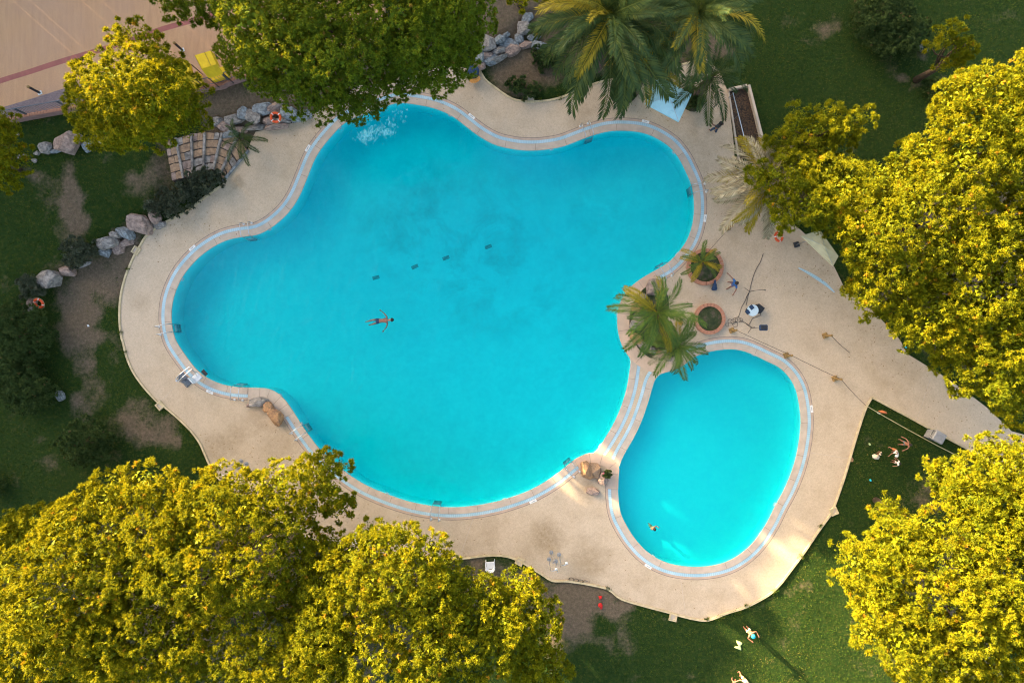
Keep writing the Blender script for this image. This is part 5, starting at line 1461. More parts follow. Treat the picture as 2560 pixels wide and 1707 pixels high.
# ------------------------------------------------------------------ brick planters
def planter(px, py, r, label):
    w = P(px, py, Z_DECK)
    t = thing('brick_planter', label, 'planter', w, 0, 'round brick planters')
    n = int(2 * math.pi * r / .24)
    m = MB(); m.torus((0, 0, .10), r - .09, .10, 40, 6); m.build('mortar_ring', MT['band'], t, local=True)
    for k in range(n):
        a0, a1 = 2 * math.pi * (k + .05) / n, 2 * math.pi * (k + .95) / n
        ri, ro = r - .2, r + .01
        poly = [(ro * math.cos(a0), ro * math.sin(a0)), (ro * math.cos(a1), ro * math.sin(a1)), (ri * math.cos(a1), ri * math.sin(a1)), (ri * math.cos(a0), ri * math.sin(a0))]
        b = MB(); b.prism(poly, 0, .26 + random.uniform(-.008, .008)); b.build('brick', MT['brick'], t, local=True)
    m = MB(); m.lathe((0, 0, .02), [(r - .2, 0), (r - .2, .16), (r * .5, .20), (.05, .22)], 28); m.build('soil', MT['bed'], t, local=True)
    m = MB(); rg = random.Random(int(px))
    for _ in range(1500):
        a = rg.uniform(0, 6.283); q = math.sqrt(rg.random()) * (r - .24)
        if math.sin(a * 2 + px) * q > r * .25: continue
        c = Vector((q * math.cos(a), q * math.sin(a), .17)); d = Vector((rg.gauss(0, .035), rg.gauss(0, .035), rg.uniform(.03, .09))); s = Vector((rg.gauss(0, 1), rg.gauss(0, 1), 0)).normalized() * .012
        m.add([c - s, c + s, c + d], [(0, 1, 2)])
    o = m.build('planter_grass', MT['grass'], t, local=True, fix=False); o['kind'] = 'stuff'
    at = o.data.attributes.new('tint', 'FLOAT', 'POINT'); at.data.foreach_set('value', np.repeat(np.clip(RNG.normal(.5, .2, len(o.data.vertices) // 3), 0, 1), 3).astype(np.float32))
planter(1761, 668, 1.13, 'upper round brick planter holding a little palm')
planter(1772, 797, 0.96, 'lower round brick planter with grass and no palm')

# ------------------------------------------------------------------ plastic chairs
def chair(px, py, rz, label, z=0.0):
    w = P(px, py, z)
    t = thing('plastic_chair', label, 'chair', (w.x, w.y, z), rz, 'white plastic chairs')
    m = MB(); m.box((0, .02, .42), (.46, .44, .035), 0, .015); m.build('seat', MT['white_plastic'], t, local=True)
    m = MB(); V = []; F = []
    for i in range(7):
        a = R(200 + 140 * i / 6)
        for j in range(3):
            k = 1 + .14 * j
            V.append((.25 * math.cos(a) * k, -.02 + .24 * math.sin(a) * k, .44 + .2 * j))
    for i in range(6):
        for j in range(2): F.append((i * 3 + j, (i + 1) * 3 + j, (i + 1) * 3 + j + 1, i * 3 + j + 1))
    m.add(V, F); o = m.build('backrest', MT['white_plastic'], t, local=True); o.modifiers.new('thickness', 'SOLIDIFY').thickness = .025
    for s in (-1, 1):
        m = MB(); m.box((s * .265, .04, .645), (.06, .46, .03), 0, .01); m.build('armrest', MT['white_plastic'], t, local=True)
        for y in (.22, -.2):
            m = MB(); m.tube([(s * .25, y, .66 if y > 0 else .44), (s * .27, y * 1.12, 0)], [.028, .022], 6); m.build('leg', MT['white_plastic'], t, local=True)
chair(1226, 1408, 0.05, 'white plastic armchair on the lawn at the bottom centre')
chair(892, 1338, 0.6, 'white plastic chair half hidden by the pine at the bottom', Z_DECK)
for px, py, rz, lb in [(2398, 320, .8, 'white plastic chair under the pine at the right edge'), (2140, 525, 1.7, 'white plastic chair under the middle of the right grove'), (2425, 580, 2.4, 'white plastic chair under the right grove near the picture edge'), (2450, 850, 3.0, 'white plastic chair under the pine by the path'), (765, 1352, 4.0, 'white plastic chair under the lower left pine')]:
    chair(px, py, rz, lb)

# ------------------------------------------------------------------ rope barrier
GP = 'wooden posts of the rope barrier'
tops = {}
for px, py, lb in [(1829, 826, 'beside the coiled cables'), (1965, 888, 'at the upper right curve of the small pool'), (2086, 946, 'nearest the corner of the lawn'), (2062, 839, 'alone in the middle of the path'), (1818, 571, 'near the fronds of the dried palm')]:
    w = P(px, py, Z_DECK)
    t = thing('rope_post', 'wooden rope post ' + lb, 'post', w, .35, GP)
    m = MB(); m.box((0, 0, .06), (.32, .32, .12), 0, .02); m.build('base', MT['wood'], t, local=True)
    m = MB(); m.box((0, 0, .5), (.09, .09, .8), 0, .01); m.build('post', MT['wood'], t, local=True)
    m = MB(); m.box((0, 0, .92), (.13, .13, .06), 0, .015); m.build('cap', MT['wood'], t, local=True)
    tops[px] = Vector((w.x, w.y, Z_DECK + .88))
def rope(label, pts, r, mat, name='rope', sag=.12):
    L = []
    for a, b in zip(pts[:-1], pts[1:]):
        for k in range(8):
            u = k / 8; p = a.lerp(b, u); p = Vector((p.x, p.y, max(.09, p.z - 4 * sag * u * (1 - u)))); L.append(p)
    L.append(pts[-1]); m = MB(); m.tube(L, r, 5); o = m.build(name, MT[mat], loc=L[0]); tag(o, label, name.replace('_', ' '))
rope('thin rope strung over the posts along the small pool to the lawn', [tops[1829], tops[1965], tops[2086], P(2165, 1014, .3)], .014, 'cable')
rope('pale rope stretched across the corner of the lawn', [P(2166, 1014, .3), P(2300, 1090, .35), P(2400, 1142, .5)], .022, 'rope')
rope('rope end trailing from the post in the middle of the path', [tops[2062], P(2125, 882, .09)], .014, 'cable')
rope('thin line from the upper planter to the post by the dried palm', [P(1725, 690, .4), P(1777, 622, .5), tops[1818]], .012, 'cable')

# ------------------------------------------------------------------ musicians' things
def cable(label, pts, r=.014, z=None):
    pp = [Vector((*P(x, y)[:2], 0)) for x, y in pts]
    pp = catmull([(p.x, p.y) for p in pp], False, .12)
    m = MB(); m.tube([(p.x, p.y, Z_DECK + .016) for p in pp], r, 5); c0 = pp[0]; o = m.build('cable', MT['cable'], loc=(c0.x, c0.y, Z_DECK)); tag(o, label, 'cable')
cable('black cable running from the microphone stand towards the grove', [(1873,728),(1877,710),(1882,692),(1890,672),(1900,655),(1907,634)], .016)
cable('black cable from the microphone stand down to the cable coil', [(1870,732),(1862,752),(1853,768),(1848,785),(1843,796)])
cable('thin cable from the microphone stand to the round table', [(1871,733),(1867,750),(1864,764)])
cable('thin cable looping from the black box to the stand with the panel', [(1902,779),(1900,788),(1888,793),(1880,796),(1876,804),(1872,812)])
cable('thin cable from the coil to the black panel stand', [(1850,802),(1860,806),(1870,812),(1878,818)])
t = thing('cable_coil', 'tangle of black cable coils beside the lower planter', 'cable coil', P(1840, 804, Z_DECK))
for i, (x, y, r_) in enumerate([(1825,803,.13),(1838,811,.16),(1838,800,.14),(1845,799,.17),(1852,800,.12),(1833,804,.15),(1818,812,.10)]):
    w = P(x, y, Z_DECK + .02 + .02 * i); m = MB(); m.torus(w, r_, .012, 22, 5); m.build('loop', MT['cable'], t)
def tripod(px, py, h, label, arm, name='microphone_stand', cat='stand'):
    w = P(px, py, Z_DECK); t = thing(name, label, cat, w, 0, None)
    m = MB(); m.tube([(0, 0, .25), (0, 0, h)], .018, 6); m.build('pole', MT['black'], t, local=True)
    for k in range(3):
        a = R(10 + 120 * k); m = MB(); m.tube([(0, 0, .32), (.33 * math.cos(a), .33 * math.sin(a), .015)], .014, 6); m.build('leg', MT['black'], t, local=True)
    m = MB(); m.tube([(0, 0, h)] + [Vector(p) for p in arm], .012, 6); m.build('boom', MT['black'], t, local=True)
    return t
t = tripod(1870, 730, 1.1, 'black microphone stand with a long boom on the deck', [(.35, .05, 1.2), (.55, .03, 1.22)])
m = MB(); m.tube([(.52, .03, 1.22), (.66, .02, 1.2)], [.02, .03], 8); m.build('microphone', MT['black'], t, local=True)
t = tripod(1874, 820, 1.0, 'black stand carrying a dark blue panel on the deck', [(.2, 0, 1.1)], 'speaker_stand')
m = MB(); m.box((.46, .0, 1.12), (.50, .36, .14), 0, .05); m.build('panel', MT['navy'], t, local=True)
m = MB(); m.box((.46, .0, 1.2), (.38, .26, .03), 0, .02); m.build('grille', MT['black'], t, local=True)
w = P(1872, 777, Z_DECK)
t = thing('round_table', 'small round pale blue table with dark devices', 'table', w)
m = MB(); m.lathe((0, 0, .68), [(.34, 0), (.36, .02), (.35, .04)], 28); m.build('table_top', MT['table_top'], t, local=True)
m = MB(); m.tube([(0, 0, 0), (0, 0, .68)], .03, 8); m.build('column', MT['steel'], t, local=True)
m = MB(); m.lathe((0, 0, 0), [(.22, 0), (.22, .02), (.05, .06)], 18); m.build('foot', MT['dark_metal'], t, local=True)
for px, py, lb in [(1879, 768, 'dark tablet at the upper right of the round table'), (1869, 780, 'dark tablet at the lower left of the round table')]:
    w2 = P(px, py, Z_DECK + .735); t = thing('tablet', lb, 'tablet', w2, R(38), 'tablets on the round table')
    m = MB(); m.box((0, 0, 0), (.24, .27, .025), 0, .01); m.build('case', MT['black'], t, local=True)
    m = MB(); m.box((0, 0, .0135), (.20, .23, .003)); m.build('screen', MT['navy'], t, local=True)
w = P(1893, 772, Z_DECK)
t = thing('amplifier', 'square black amplifier box beside the round table', 'amplifier', w, R(-38))
m = MB(); m.box((0, 0, .25), (.48, .42, .5), 0, .03); m.build('cabinet', MT['black'], t, local=True)
m = MB(); m.box((0, -.215, .25), (.42, .012, .42)); m.build('grille', MT['dark_metal'], t, local=True)
m = MB(); m.tube([(-.1, 0, .5), (-.08, 0, .55), (.08, 0, .55), (.1, 0, .5)], .014, 6); m.build('handle', MT['dark_metal'], t, local=True)
w = P(1784, 722, Z_DECK)
t = thing('guitar_case', 'dark navy guitar case leaning on the upper planter', 'guitar case', w)
prof = [(.0, .14, .10), (.12, .19, .11), (.28, .17, .11), (.38, .13, .10), (.5, .14, .10), (.62, .10, .08), (.7, .06, .06), (.92, .055, .05), (.98, .04, .04)]
m = MB(); V = []; F = []; n = 14
for s_, wd, th in prof:
    for k in range(n):
        a = 2 * math.pi * k / n; V.append((wd * math.cos(a) - .06 * s_, -.1 + s_ * .62, .12 + s_ * .42 + th * math.sin(a)))
for i in range(len(prof) - 1):
    for k in range(n): F.append((i * n + k, i * n + (k + 1) % n, (i + 1) * n + (k + 1) % n, (i + 1) * n + k))
F += [tuple(range(n)), tuple(range((len(prof) - 1) * n, len(prof) * n))]
m.add(V, F); m.build('shell', MT['navy'], t, local=True, smooth=True)
m = MB(); m.torus((.1, .2, .26), .07, .012, 14, 5, Matrix.Rotation(R(70), 3, 'Y')); m.build('handle', MT['black'], t, local=True)
w = P(1702, 807, .55)
t = thing('globe_lamp', 'round orange globe on a short stem beside the island palm', 'globe lamp', (w.x, w.y, Z_DECK))
m = MB(); m.lathe((0, 0, .45), [(.02, -.14), (.09, -.115), (.13, -.05), (.14, 0), (.13, .05), (.09, .115), (.02, .14)], 18); m.build('globe', MT['orange_globe'], t, local=True, smooth=True)
m = MB(); m.tube([(0, 0, 0), (0, 0, .32)], .03, 8); m.build('stem', MT['dark_metal'], t, local=True)

# pale blue grating let into the deck under the right grove
arc = [(1995, 670), (2015, 680), (2040, 695), (2062, 710), (2085, 731)]
ww = W2(catmull(arc, False, 6)); nr = normals2(ww, False)
wd = [.03 + .07 * math.sin(math.pi * i / (len(ww) - 1)) for i in range(len(ww))]
m = MB(); m.ribbon([p - q * k for p, q, k in zip(ww, nr, wd)], [p + q * k for p, q, k in zip(ww, nr, wd)], Z_DECK, Z_DECK + .012)
o = m.build('drain_grate', GUT, loc=(ww[0].x, ww[0].y, Z_DECK)); tag(o, 'short curved pale blue drain grating near the cream canopy', 'drain grate')
at = o.data.attributes.new('run', 'FLOAT', 'POINT'); at.data.foreach_set('value', [i // 4 * .15 for i in range(len(o.data.vertices))])

# ------------------------------------------------------------------ grey bin on the lawn corner
w = P(2322, 1086)
t = thing('wheeled_bin', 'grey wheeled bin with a jutting hood at the lawn corner', 'bin', w, R(-30))
m = MB(); V = [(-.24, -.24, 0), (.24, -.24, 0), (.24, .24, 0), (-.24, .24, 0), (-.30, -.30, .85), (.30, -.30, .85), (.30, .30, .85), (-.30, .30, .85)]
m.add(V, [(3, 2, 1, 0), (4, 5, 6, 7), (0, 1, 5, 4), (1, 2, 6, 5), (2, 3, 7, 6), (3, 0, 4, 7)]); m.build('body', MT['grey_bin'], t, local=True)
m = MB(); m.box((.06, 0, .95), (.72, .66, .18), 0, .05); m.build('hood', MT['grey_bin'], t, local=True)
m = MB(); m.box((-.1, -.29, .70), (.34, .05, .16), 0, .01); m.build('opening', MT['black'], t, local=True)
for s in (-1, 1):
    m = MB(); m.tube([(-.2, s * .26, .09), (-.2, s * .31, .09)], .09, 14); m.build('wheel', MT['black'], t, local=True)
m = MB(); m.tube([(-.3, -.22, .9), (-.42, -.22, .92), (-.42, .22, .92), (-.3, .22, .9)], .018, 6); m.build('handle', MT['dark_metal'], t, local=True)

# ------------------------------------------------------------------ small things lying on the lawn
def cloth(label, poly, mat, z=.05, name='towel', cat='towel', h=.05, seed=1):
    rg = random.Random(seed); cx = sum(p[0] for p in poly) / len(poly); cy = sum(p[1] for p in poly) / len(poly)
    base = P(cx, cy, z)
    zz = float(rise(np.array([base.x]), np.array([base.y]))[0]) + z
    rings = []; V = []; F = []; n = len(poly)
    for k in (1.0, .8, .5, .2):
        for x, y in poly:
            p = P(cx + (x - cx) * k, cy + (y - cy) * k, zz); V.append((p.x, p.y, zz + h * (1 - k) * rg.uniform(.4, 1.2) + (h * .3 * rg.random() if k < 1 else 0)))
    for i in range(3):
        for k in range(n): F.append((i * n + k, i * n + (k + 1) % n, (i + 1) * n + (k + 1) % n, (i + 1) * n + k))
    F.append(tuple(range(3 * n, 4 * n)))
    m = MB(); m.add(V, F); o = m.build(name, MT[mat], loc=(base.x, base.y, zz), smooth=True); o.modifiers.new('thickness', 'SOLIDIFY').thickness = .02
    tag(o, label, cat)
cloth('crumpled pale lime towel on the lower right lawn', [(1841,1600),(1849,1602),(1856,1606),(1855,1610),(1851,1613),(1853,1620),(1853,1625),(1845,1622),(1835,1617),(1838,1615),(1845,1617),(1846,1611),(1842,1607)], 'lime')
cloth('larger red cloth on the bare earth', [(1496,1508),(1503,1506),(1507,1512),(1506,1520),(1502,1524),(1500,1519),(1495,1514)], 'red', h=.12, name='red_cloth', cat='cloth', seed=2)
cloth('smaller red cloth just above the larger one', [(1496,1490),(1501,1488),(1506,1489),(1505,1496),(1498,1498)], 'red', h=.12, name='red_cloth', cat='cloth', seed=3)
cloth('brown and white bag lying by the rope on the lawn corner', [(2194,1026),(2206,1025),(2216,1029),(2219,1034),(2212,1034),(2203,1032)], 'cloth_orange', h=.16, name='beach_bag', cat='bag', seed=4)
cloth('white cloth under the brown bag at the lawn corner', [(2193,1029),(2202,1033),(2203,1036),(2198,1035),(2193,1032)], 'cloth_white', h=.06, name='white_cloth', cat='cloth', seed=5)
cloth('striped cream beach bag on the lawn beside the toddler', [(2180,1137),(2186,1134),(2196,1137),(2200,1142),(2196,1148),(2188,1148),(2181,1144)], 'cloth_cream', h=.2, name='beach_bag', cat='bag', seed=6)
cloth('orange cloth on the lawn beside the kerb', [(2126,1146),(2130,1142),(2134,1147),(2133,1154),(2127,1154)], 'stone_orange', h=.03, name='sandals', cat='sandals', seed=7)
for x, y, mt, lb in [(2176,1200,'cloth_cyan','tiny turquoise paper scrap on the right lawn'),(2174,1110,'lime','tiny green scrap near the children'),(220,814,'white_plastic','tiny white scrap on the bare earth at the left'),(2264,868,'cloth_cyan','tiny pale blue scrap by the path edge')]:
    cloth(lb, [(x - 3, y - 2), (x + 1, y - 3), (x + 4, y + 2), (x - 1, y + 3)], mt, h=.04, name='paper_scrap', cat='litter', seed=x)
# weeds along the kerb and a wire by the lower shower
def weeds():
    k = 0
    for px, py, r_ in [(1838,1530,16),(1800,1541,12),(1519,1470,8),(1865,1512,7),(2000,1388,8),(2050,1312,5),(1935,1474,8),(1350,250,8),(1400,246,10),(470,1075,6),(315,880,5),(303,830,5),(322,672,6),(1766,1545,6)]:
        w = P(px, py); m = MB(); rg = random.Random(k); n = 60
        for _ in range(n):
            c = Vector((rg.gauss(0, r_ / 80), rg.gauss(0, r_ / 110), .08)); d = Vector((rg.gauss(0, .07), rg.gauss(0, .07), rg.uniform(.04, .16))); s = Vector((rg.gauss(0, 1), rg.gauss(0, 1), 0)).normalized() * .02
            m.add([c - s, c + s, c + d], [(0, 1, 2)])
        o = m.build('weed', MT['grass'], loc=None, local=True, fix=False); o.location = (w.x, w.y, .0)
        at = o.data.attributes.new('tint', 'FLOAT', 'POINT'); at.data.foreach_set('value', np.repeat(np.clip(RNG.normal(.6, .2, n), 0, 1), 3).astype(np.float32))
        tag(o, 'small weed tuft growing out of the deck kerb', 'weed', 'weeds along the kerb'); k += 1
weeds()
t = thing('hose', 'thin dark hose curled on the deck below the lower showers', 'hose', P(1432, 1447, Z_DECK))
m = MB(); pts = []
for i in range(46):
    a = i * .55; w = P(1420 + i * 1.0, 1445 + 3.2 * math.sin(a) + i * .2, Z_DECK + .02 + .01 * (i % 3)); pts.append(w + Vector((.1 * math.cos(a), 0, 0)))
m.tube(pts, .013, 5); m.build('coil', MT['cable'], t)

# foam where the water spills into the pool under the big pine
def foam():
    m = MB(); rg = random.Random(9)
    for cx, cy, sx, sy, n in [(915, 340, 12, 9, 200), (940, 328, 14, 7, 80), (965, 332, 9, 5, 80), (980, 318, 7, 14, 30), (1000, 285, 8, 12, 25), (930, 305, 24, 16, 40), (965, 300, 20, 20, 40)]:
        for _ in range(n):
            x, y = rg.gauss(cx, sx), rg.gauss(cy, sy); w = P(x, y, Z_WATER)
            r_ = abs(rg.gauss(.03, .022)) + .01; k = 6; a0 = rg.random() * 6
            V = [(w.x + r_ * math.cos(a0 + j) * rg.uniform(.6, 1.3), w.y + 1.6 * r_ * math.sin(a0 + j) * rg.uniform(.6, 1.3), Z_WATER + .004) for j in range(k)] + [(w.x, w.y, Z_WATER + .018)]
            m.add(V, [(j, (j + 1) % k, k) for j in range(k)])
    mm, nt, pb, out = new_mat('water_foam'); pb.inputs['Base Color'].default_value = (.30, .85, .92, 1); pb.inputs['Roughness'].default_value = .6
    tr = nd(nt, 'ShaderNodeBsdfTransparent'); mx = nd(nt, 'ShaderNodeMixShader'); mx.inputs[0].default_value = .2
    nt.links.new(tr.outputs[0], mx.inputs[1]); nt.links.new(pb.outputs[0], mx.inputs[2]); nt.links.new(mx.outputs[0], out.inputs[0])
    o = m.build('foam', mm, fix=False); tag(o, 'pale foam where water spills into the pool', 'foam', kind='stuff')
foam()

# ------------------------------------------------------------------ people
def skin_mesh(name, nodes, edges, mat, parent, org, root=0, sub=1):
    me = bpy.data.meshes.new(name)
    bm = bmesh.new(); lay = bm.verts.layers.skin.verify(); vs_ = []
    for p, r_ in nodes:
        v = bm.verts.new(Vector(p) - org); v[lay].radius = (r_, r_) if not isinstance(r_, tuple) else r_; vs_.append(v)
    vs_[root][lay].use_root = True
    for a, b in edges: bm.edges.new((vs_[a], vs_[b]))
    bm.to_mesh(me); bm.free()
    o = link(name, me, mat, parent)
    o.modifiers.new('skin', 'SKIN').use_smooth_shade = True
    s = o.modifiers.new('smooth', 'SUBSURF'); s.levels = sub; s.render_levels = sub
    return o
def person(label, J, s, skin='skin', top=None, bottom=None, sleeve=.55, leg=.5, hair='hair', hat=None, face=Vector((0, 0, 1)), group='people round the pools'):
    org = Vector((J['pelvis'].x, J['pelvis'].y, min(J['anL'].z, J['anR'].z, J['pelvis'].z) - .06 * s))
    t = thing('person', label, 'person', org, 0, group)
    up = (J['head'] - J['neck']).normalized(); fc = (face - up * face.dot(up)).normalized(); sd = fc.cross(up)
    N = []; E = []; I = {}
    def add(k, p, r_, fr=None):
        I[k] = len(N); N.append((p, r_ * s))
        if fr is not None: E.append((I[fr], I[k]))
    add('pelvis', J['pelvis'], .115); add('waist', J['pelvis'].lerp(J['chest'], .5), .105, 'pelvis'); add('chest', J['chest'], .125, 'waist'); add('neck', J['neck'], .055, 'chest')
    add('jaw', J['neck'].lerp(J['head'], .62) + fc * .02 * s, .075, 'neck'); add('head', J['head'] + up * .02 * s, .10, 'jaw'); add('crown', J['head'] + up * .10 * s, .07, 'head')
    add('nose', J['head'] + fc * .105 * s - up * .01 * s, .014, 'head')
    for q in 'LR':
        add('sh' + q, J['sh' + q], .06, 'chest'); add('el' + q, J['el' + q], .043, 'sh' + q); add('wr' + q, J['wr' + q], .03, 'el' + q)
        d = (J['wr' + q] - J['el' + q]).normalized(); pm = J['wr' + q] + d * .07 * s; add('pm' + q, pm, .034, 'wr' + q)
        e = d.cross(Vector((.3, .2, 1))).normalized(); b = d.cross(e)
        for k, (off, ln) in enumerate([(-.034, .062), (-.012, .078), (.012, .074), (.033, .058)]):
            add('f%d%s' % (k, q), pm + d * .045 * s + e * off * s, .0095, 'pm' + q); add('g%d%s' % (k, q), pm + (d * (.045 + ln) + e * off * 1.2 + b * .018) * s, .008, 'f%d%s' % (k, q))
        add('t0' + q, pm + (e * -.045 + d * -.005) * s, .011, 'pm' + q); add('t1' + q, pm + (e * -.065 + d * .04) * s, .009, 't0' + q)
        add('hip' + q, J['hip' + q], .085, 'pelvis'); add('kn' + q, J['kn' + q], .058, 'hip' + q); add('an' + q, J['an' + q], .038, 'kn' + q); add('toe' + q, J['toe' + q], .032, 'an' + q)
    skin_mesh('body', N, E, MT[skin], t, org)
    if top:
        n2 = [(J['pelvis'] + (J['chest'] - J['pelvis']) * .1, .135 * s), (J['pelvis'].lerp(J['chest'], .55), .128 * s), (J['chest'], .148 * s), (J['neck'].lerp(J['chest'], .35), .075 * s)]; e2 = [(0, 1), (1, 2), (2, 3)]
        for q in 'LR':
            n2 += [(J['sh' + q], .078 * s), (J['sh' + q].lerp(J['el' + q], sleeve), .068 * s)]; e2 += [(2, len(n2) - 2), (len(n2) - 2, len(n2) - 1)]
        skin_mesh('shirt', n2, e2, MT[top], t, org)
    if bottom:
        n2 = [(J['pelvis'] + (J['chest'] - J['pelvis']) * .12, .125 * s), (J['pelvis'], .14 * s)]; e2 = [(0, 1)]
        for q in 'LR':
            n2 += [(J['hip' + q], .105 * s)]; a = len(n2) - 1; e2.append((1, a))
            if leg <= 1: n2.append((J['hip' + q].lerp(J['kn' + q], leg), .088 * s)); e2.append((a, a + 1))
            else: n2 += [(J['kn' + q], .075 * s), (J['an' + q], .06 * s)]; e2 += [(a, a + 1), (a + 1, a + 2)]
        skin_mesh('shorts' if leg <= 1 else 'trousers', n2, e2, MT[bottom], t, org)
    q3 = Matrix((sd, fc, up)).transposed()
    m = MB(); V = []; F = []; n, k2 = 14, 6; rg = random.Random(len(label))
    for i in range(k2 + 1):
        th = R(8 + 92 * i / k2)
        for k in range(n):
            a = 2 * math.pi * k / n; rr = .118 * s * (1 + .05 * rg.random()); back = 1.0 + (.12 if math.sin(a) < 0 else -.05)
            v = Vector((rr * math.sin(th) * math.cos(a), rr * math.sin(th) * math.sin(a) * back - .012 * s, rr * math.cos(th) * 1.08 + .035 * s - (.03 * s if math.sin(a) < -.2 and i == k2 else 0)))
            V.append(J['head'] + q3 @ v)
    for i in range(k2):
        for k in range(n): F.append((i * n + k, i * n + (k + 1) % n, (i + 1) * n + (k + 1) % n, (i + 1) * n + k))
    F.append(tuple(range(n))); m.add(V, F); m.build('hair', MT[hair], t, smooth=True)
    m = MB()
    for u in (-1, 1):
        c = J['head'] + fc * .092 * s + sd * .034 * s * u + up * .012 * s; m.box(c, (.018 * s,) * 3)
    m.box(J['head'] + fc * .092 * s - up * .055 * s, (.035 * s, .012 * s, .01 * s)); m.build('face_features', MT['hair'], t)
    if hat:
        m = MB(); c = J['head'] + up * .09 * s; V = []; F = []
        pr = [(.155, -.02), (.15, 0), (.125, .01), (.12, .06), (.06, .10), (.01, .105)]
        for r_, z_ in pr:
            for k in range(16):
                a = 2 * math.pi * k / 16; V.append(c + q3 @ Vector((r_ * s * math.cos(a), r_ * s * math.sin(a) * (1.25 if math.sin(a) > .5 and r_ > .13 else 1), z_ * s)))
        for i in range(len(pr) - 1):
            for k in range(16): F.append((i * 16 + k, i * 16 + (k + 1) % 16, (i + 1) * 16 + (k + 1) % 16, (i + 1) * 16 + k))
        m.add(V, F); m.build('hat', MT[hat], t, smooth=True)
    return t
def standing(px, py, h, face, z=0.0, stride=.0, aL=((0, .15, -1), (.15, .1, -1)), aR=((0, -.15, -1), (.15, -.1, -1)), bend=0.0, spread=.0):
    b = P(px, py, z); s = h / 1.75; f = Vector((math.cos(face), math.sin(face), 0)); l = Vector((-f.y, f.x, 0)); u = Vector((0, 0, 1))
    pt = lambda a, c, d: b + (f * a + l * c + u * d) * s
    J = {'pelvis': pt(0, 0, .95), 'chest': pt(.34 * math.sin(bend), 0, .95 + .34 * math.cos(bend)), 'neck': pt(.52 * math.sin(bend), 0, .95 + .52 * math.cos(bend)), 'head': pt(.67 * math.sin(bend) + .02, 0, .95 + .68 * math.cos(bend))}
    for q, sg, st, arm in (('L', 1, stride, aL), ('R', -1, -stride, aR)):
        J['hip' + q] = pt(0, sg * .09, .90); J['kn' + q] = pt(st * .55 + .04, sg * (.10 + spread * .5), .49); J['an' + q] = pt(st, sg * (.10 + spread), .075); J['toe' + q] = pt(st + .15, sg * (.12 + spread), .035)
        sh = pt(.46 * math.sin(bend), sg * .185, .95 + .46 * math.cos(bend)); d0 = Vector(arm[0]).normalized(); d1 = Vector(arm[1]).normalized()
        J['sh' + q] = sh; J['el' + q] = sh + (f * d0.x + l * d0.y + u * d0.z) * .28 * s; J['wr' + q] = J['el' + q] + (f * d1.x + l * d1.y + u * d1.z) * .25 * s
    return J, s, f
# swimmer on his back in the large pool, toes to the left
zz = -0.12
def W(px, py, z=zz): return P(px, py, z)
J = {'pelvis': W(948, 802), 'chest': W(963, 801, -.09), 'neck': W(971, 800, -.06), 'head': W(978, 799.5, .0), 'shL': W(968, 793, -.12), 'elL': W(961, 784, -.2), 'wrL': W(954, 778, -.24), 'shR': W(969, 808, -.12), 'elR': W(966, 818, -.2), 'wrR': W(960, 825, -.24),
     'hipL': W(944, 799), 'knL': W(930, 800, -.09), 'anL': W(917, 804, -.14), 'toeL': W(913, 804.5, -.10), 'hipR': W(944, 806), 'knR': W(933, 810, -.10), 'anR': W(925, 812, -.28), 'toeR': W(921, 813, -.26)}
person('swimmer in dark trunks floating with arms spread in the large pool', J, 1.0, 'skin', None, 'navy', hair='hair', leg=.55)
J = {'pelvis': W(1629, 1317, -.35), 'chest': W(1632, 1320, -.12), 'neck': W(1634, 1322, -.02), 'head': W(1636.5, 1323, .08), 'shL': W(1636, 1317, -.10), 'elL': W(1640, 1314, -.12), 'wrL': W(1643, 1316, -.06), 'shR': W(1629, 1323, -.10), 'elR': W(1627, 1319, -.2), 'wrR': W(1625, 1313, -.2),
     'hipL': W(1629, 1315, -.38), 'knL': W(1626, 1311, -.42), 'anL': W(1622, 1308, -.38), 'toeL': W(1620, 1307, -.36), 'hipR': W(1626, 1317, -.38), 'knR': W(1623, 1314, -.45), 'anR': W(1621, 1311, -.5), 'toeR': W(1620, 1310, -.5)}
person('swimmer with dark hair in the small pool', J, .8, 'skin_dark', None, 'navy', face=Vector((.6, -.5, .3)))
J, s, f = standing(1782, 330, 1.75, R(125), Z_DECK, .14, ((.7, .5, .1), (.6, .2, .9)), ((-.35, -.3, -.9), (.1, -.4, -.9)))
person('man in charcoal shirt and jeans walking at the upper right deck', J, s, 'skin_dark', 'cloth_grey', 'cloth_jeans', leg=2, face=f)
J, s, f = standing(1821, 713, 1.7, R(-160), Z_DECK, .12, ((.2, .7, -.5), (.5, .5, -.4)), ((.2, -.8, -.4), (.4, -.8, .1)), spread=.08)
t = person('person in a bright blue shirt standing by the upper planter', J, s, 'skin_dark', 'cloth_blue', 'cloth_blue', leg=.45, face=f)
J, s, f = standing(2248, 1104, 1.30, R(-170), .02, .05, ((.3, .6, -.5), (.7, .2, -.2)), ((.2, -.8, -.4), (.6, -.5, -.4)), spread=.10)
person('boy in slate trunks standing on the right lawn', J, s, 'skin', None, 'cloth_slate', face=f)
J, s, f = standing(2226, 1121, 1.15, R(-120), .02, .08, ((.7, .4, -.5), (.8, .1, -.4)), ((.7, -.4, -.5), (.8, -.1, -.4)), bend=.7, spread=.12)
person('bending person in white top and orange shorts on the right lawn', J, s, 'skin', 'cloth_white', 'cloth_orange', leg=.8, face=f, hat='cloth_white')
J, s, f = standing(2230, 1152, 0.95, R(170), .02, .05, ((.3, .6, -.5), (.6, .2, -.5)), ((.3, -.6, -.5), (.6, -.2, -.5)))
person('small child in a white dress on the right lawn', J, s, 'skin', 'cloth_white', 'cloth_white', leg=.6, face=f)
J, s, f = standing(2193, 1131, 0.80, R(160), .02, .05, bend=.5)
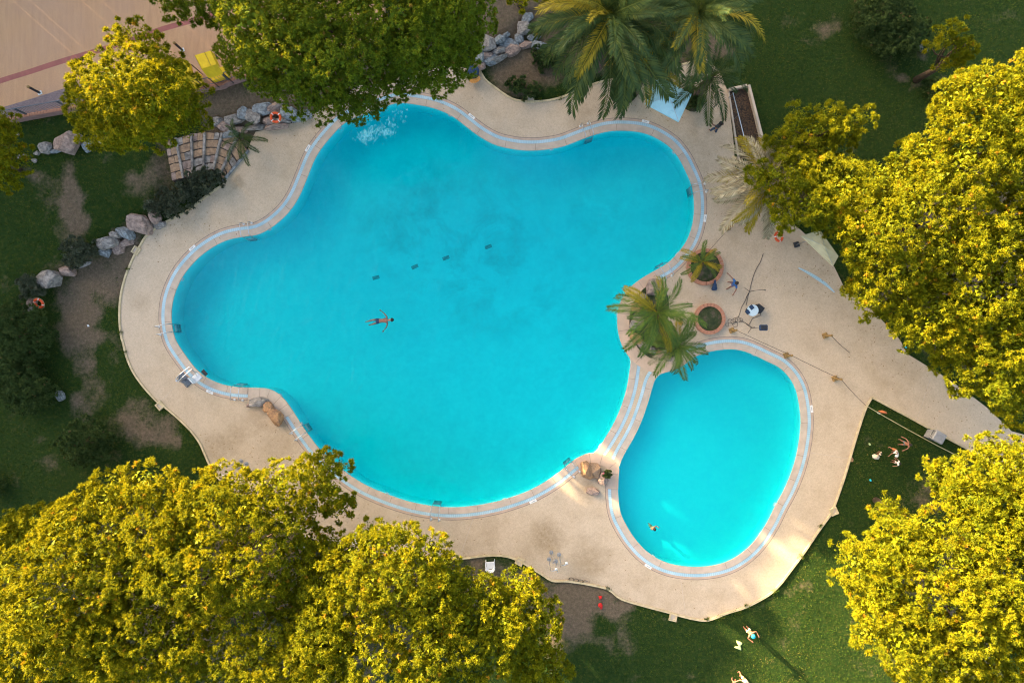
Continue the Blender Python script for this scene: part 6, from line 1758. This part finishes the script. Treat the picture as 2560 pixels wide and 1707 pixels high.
person('toddler in cream clothes beside the beach bag', J, s, 'skin', 'cloth_cream', 'cloth_cream', leg=.6, face=f)
J, s, f = standing(1861, 1563, 1.55, R(-50), .02, .06, ((.4, .5, -.4), (.8, -.2, .2)), ((.4, -.5, -.4), (.8, .2, .2)))
person('person with a turquoise cap standing on the lower right lawn', J, s, 'skin', None, 'cloth_white', face=f, hat='cloth_cyan')
J, s, f = standing(1849, 1680, 1.70, R(-130), .02, .06, ((.5, .7, -.2), (.9, .3, .0)), ((.4, -.7, -.3), (.8, -.4, -.1)))
person('person in a pale top standing at the bottom edge of the picture', J, s, 'skin', 'cloth_cream', 'cloth_cream', leg=.6, face=f, hair='hair_brown' if 'hair_brown' in MT else 'hair')
J, s, f = standing(1830, 1700, 1.5, R(60), .02, .08, ((.5, .7, -.2), (.9, .3, .0)), ((.4, -.7, -.3), (.8, -.4, -.1)))
person('bare-legged person cut by the bottom edge of the picture', J, s, 'skin', 'cloth_cyan', 'cloth_cream', leg=.4, face=f)

# pieces that belong to a part hang under that part
SUB = {'bin': {'bag': 'body', 'opening': 'body', 'handle': 'hood'}, 'shower': {'valve': 'pole', 'arm': 'pole'}, 'plate': {'print': 'board'}, 'lamp': {'lens': 'rim'}, 'lifebuoy': {'band': 'ring', 'grab_line': 'ring'},
       'amplifier': {'grille': 'cabinet', 'handle': 'cabinet'}, 'tablet': {'screen': 'case'}, 'guitar case': {'handle': 'shell'}, 'stand': {'grille': 'panel', 'microphone': 'boom'}, 'pool lift': {'armrest': 'seat', 'foot_rest': 'seat', 'hanger': 'mast'}, 'canopy': {'valance': 'top_panel', 'seam': 'top_panel', 'ribs': 'top_panel'},
       'bollard lamp': {'lamp_head': 'post'}, 'planter': {'planter_grass': 'soil'}, 'post': {'cap': 'post'}, 'palm tree': {'leaf_bases': 'trunk'}}
plain = lambda n: n.rsplit('.', 1)[0] if n[-3:].isdigit() and '.' in n else n
for o in list(bpy.data.objects):
    mp_ = SUB.get(o.get('category')) if o.parent is None else None
    if not mp_: continue
    kids = {}
    for ch in o.children: kids.setdefault(plain(ch.name), ch)
    for ch in list(o.children):
        tgt = mp_.get(plain(ch.name))
        if tgt and tgt in kids and kids[tgt] is not ch: ch.parent = kids[tgt]
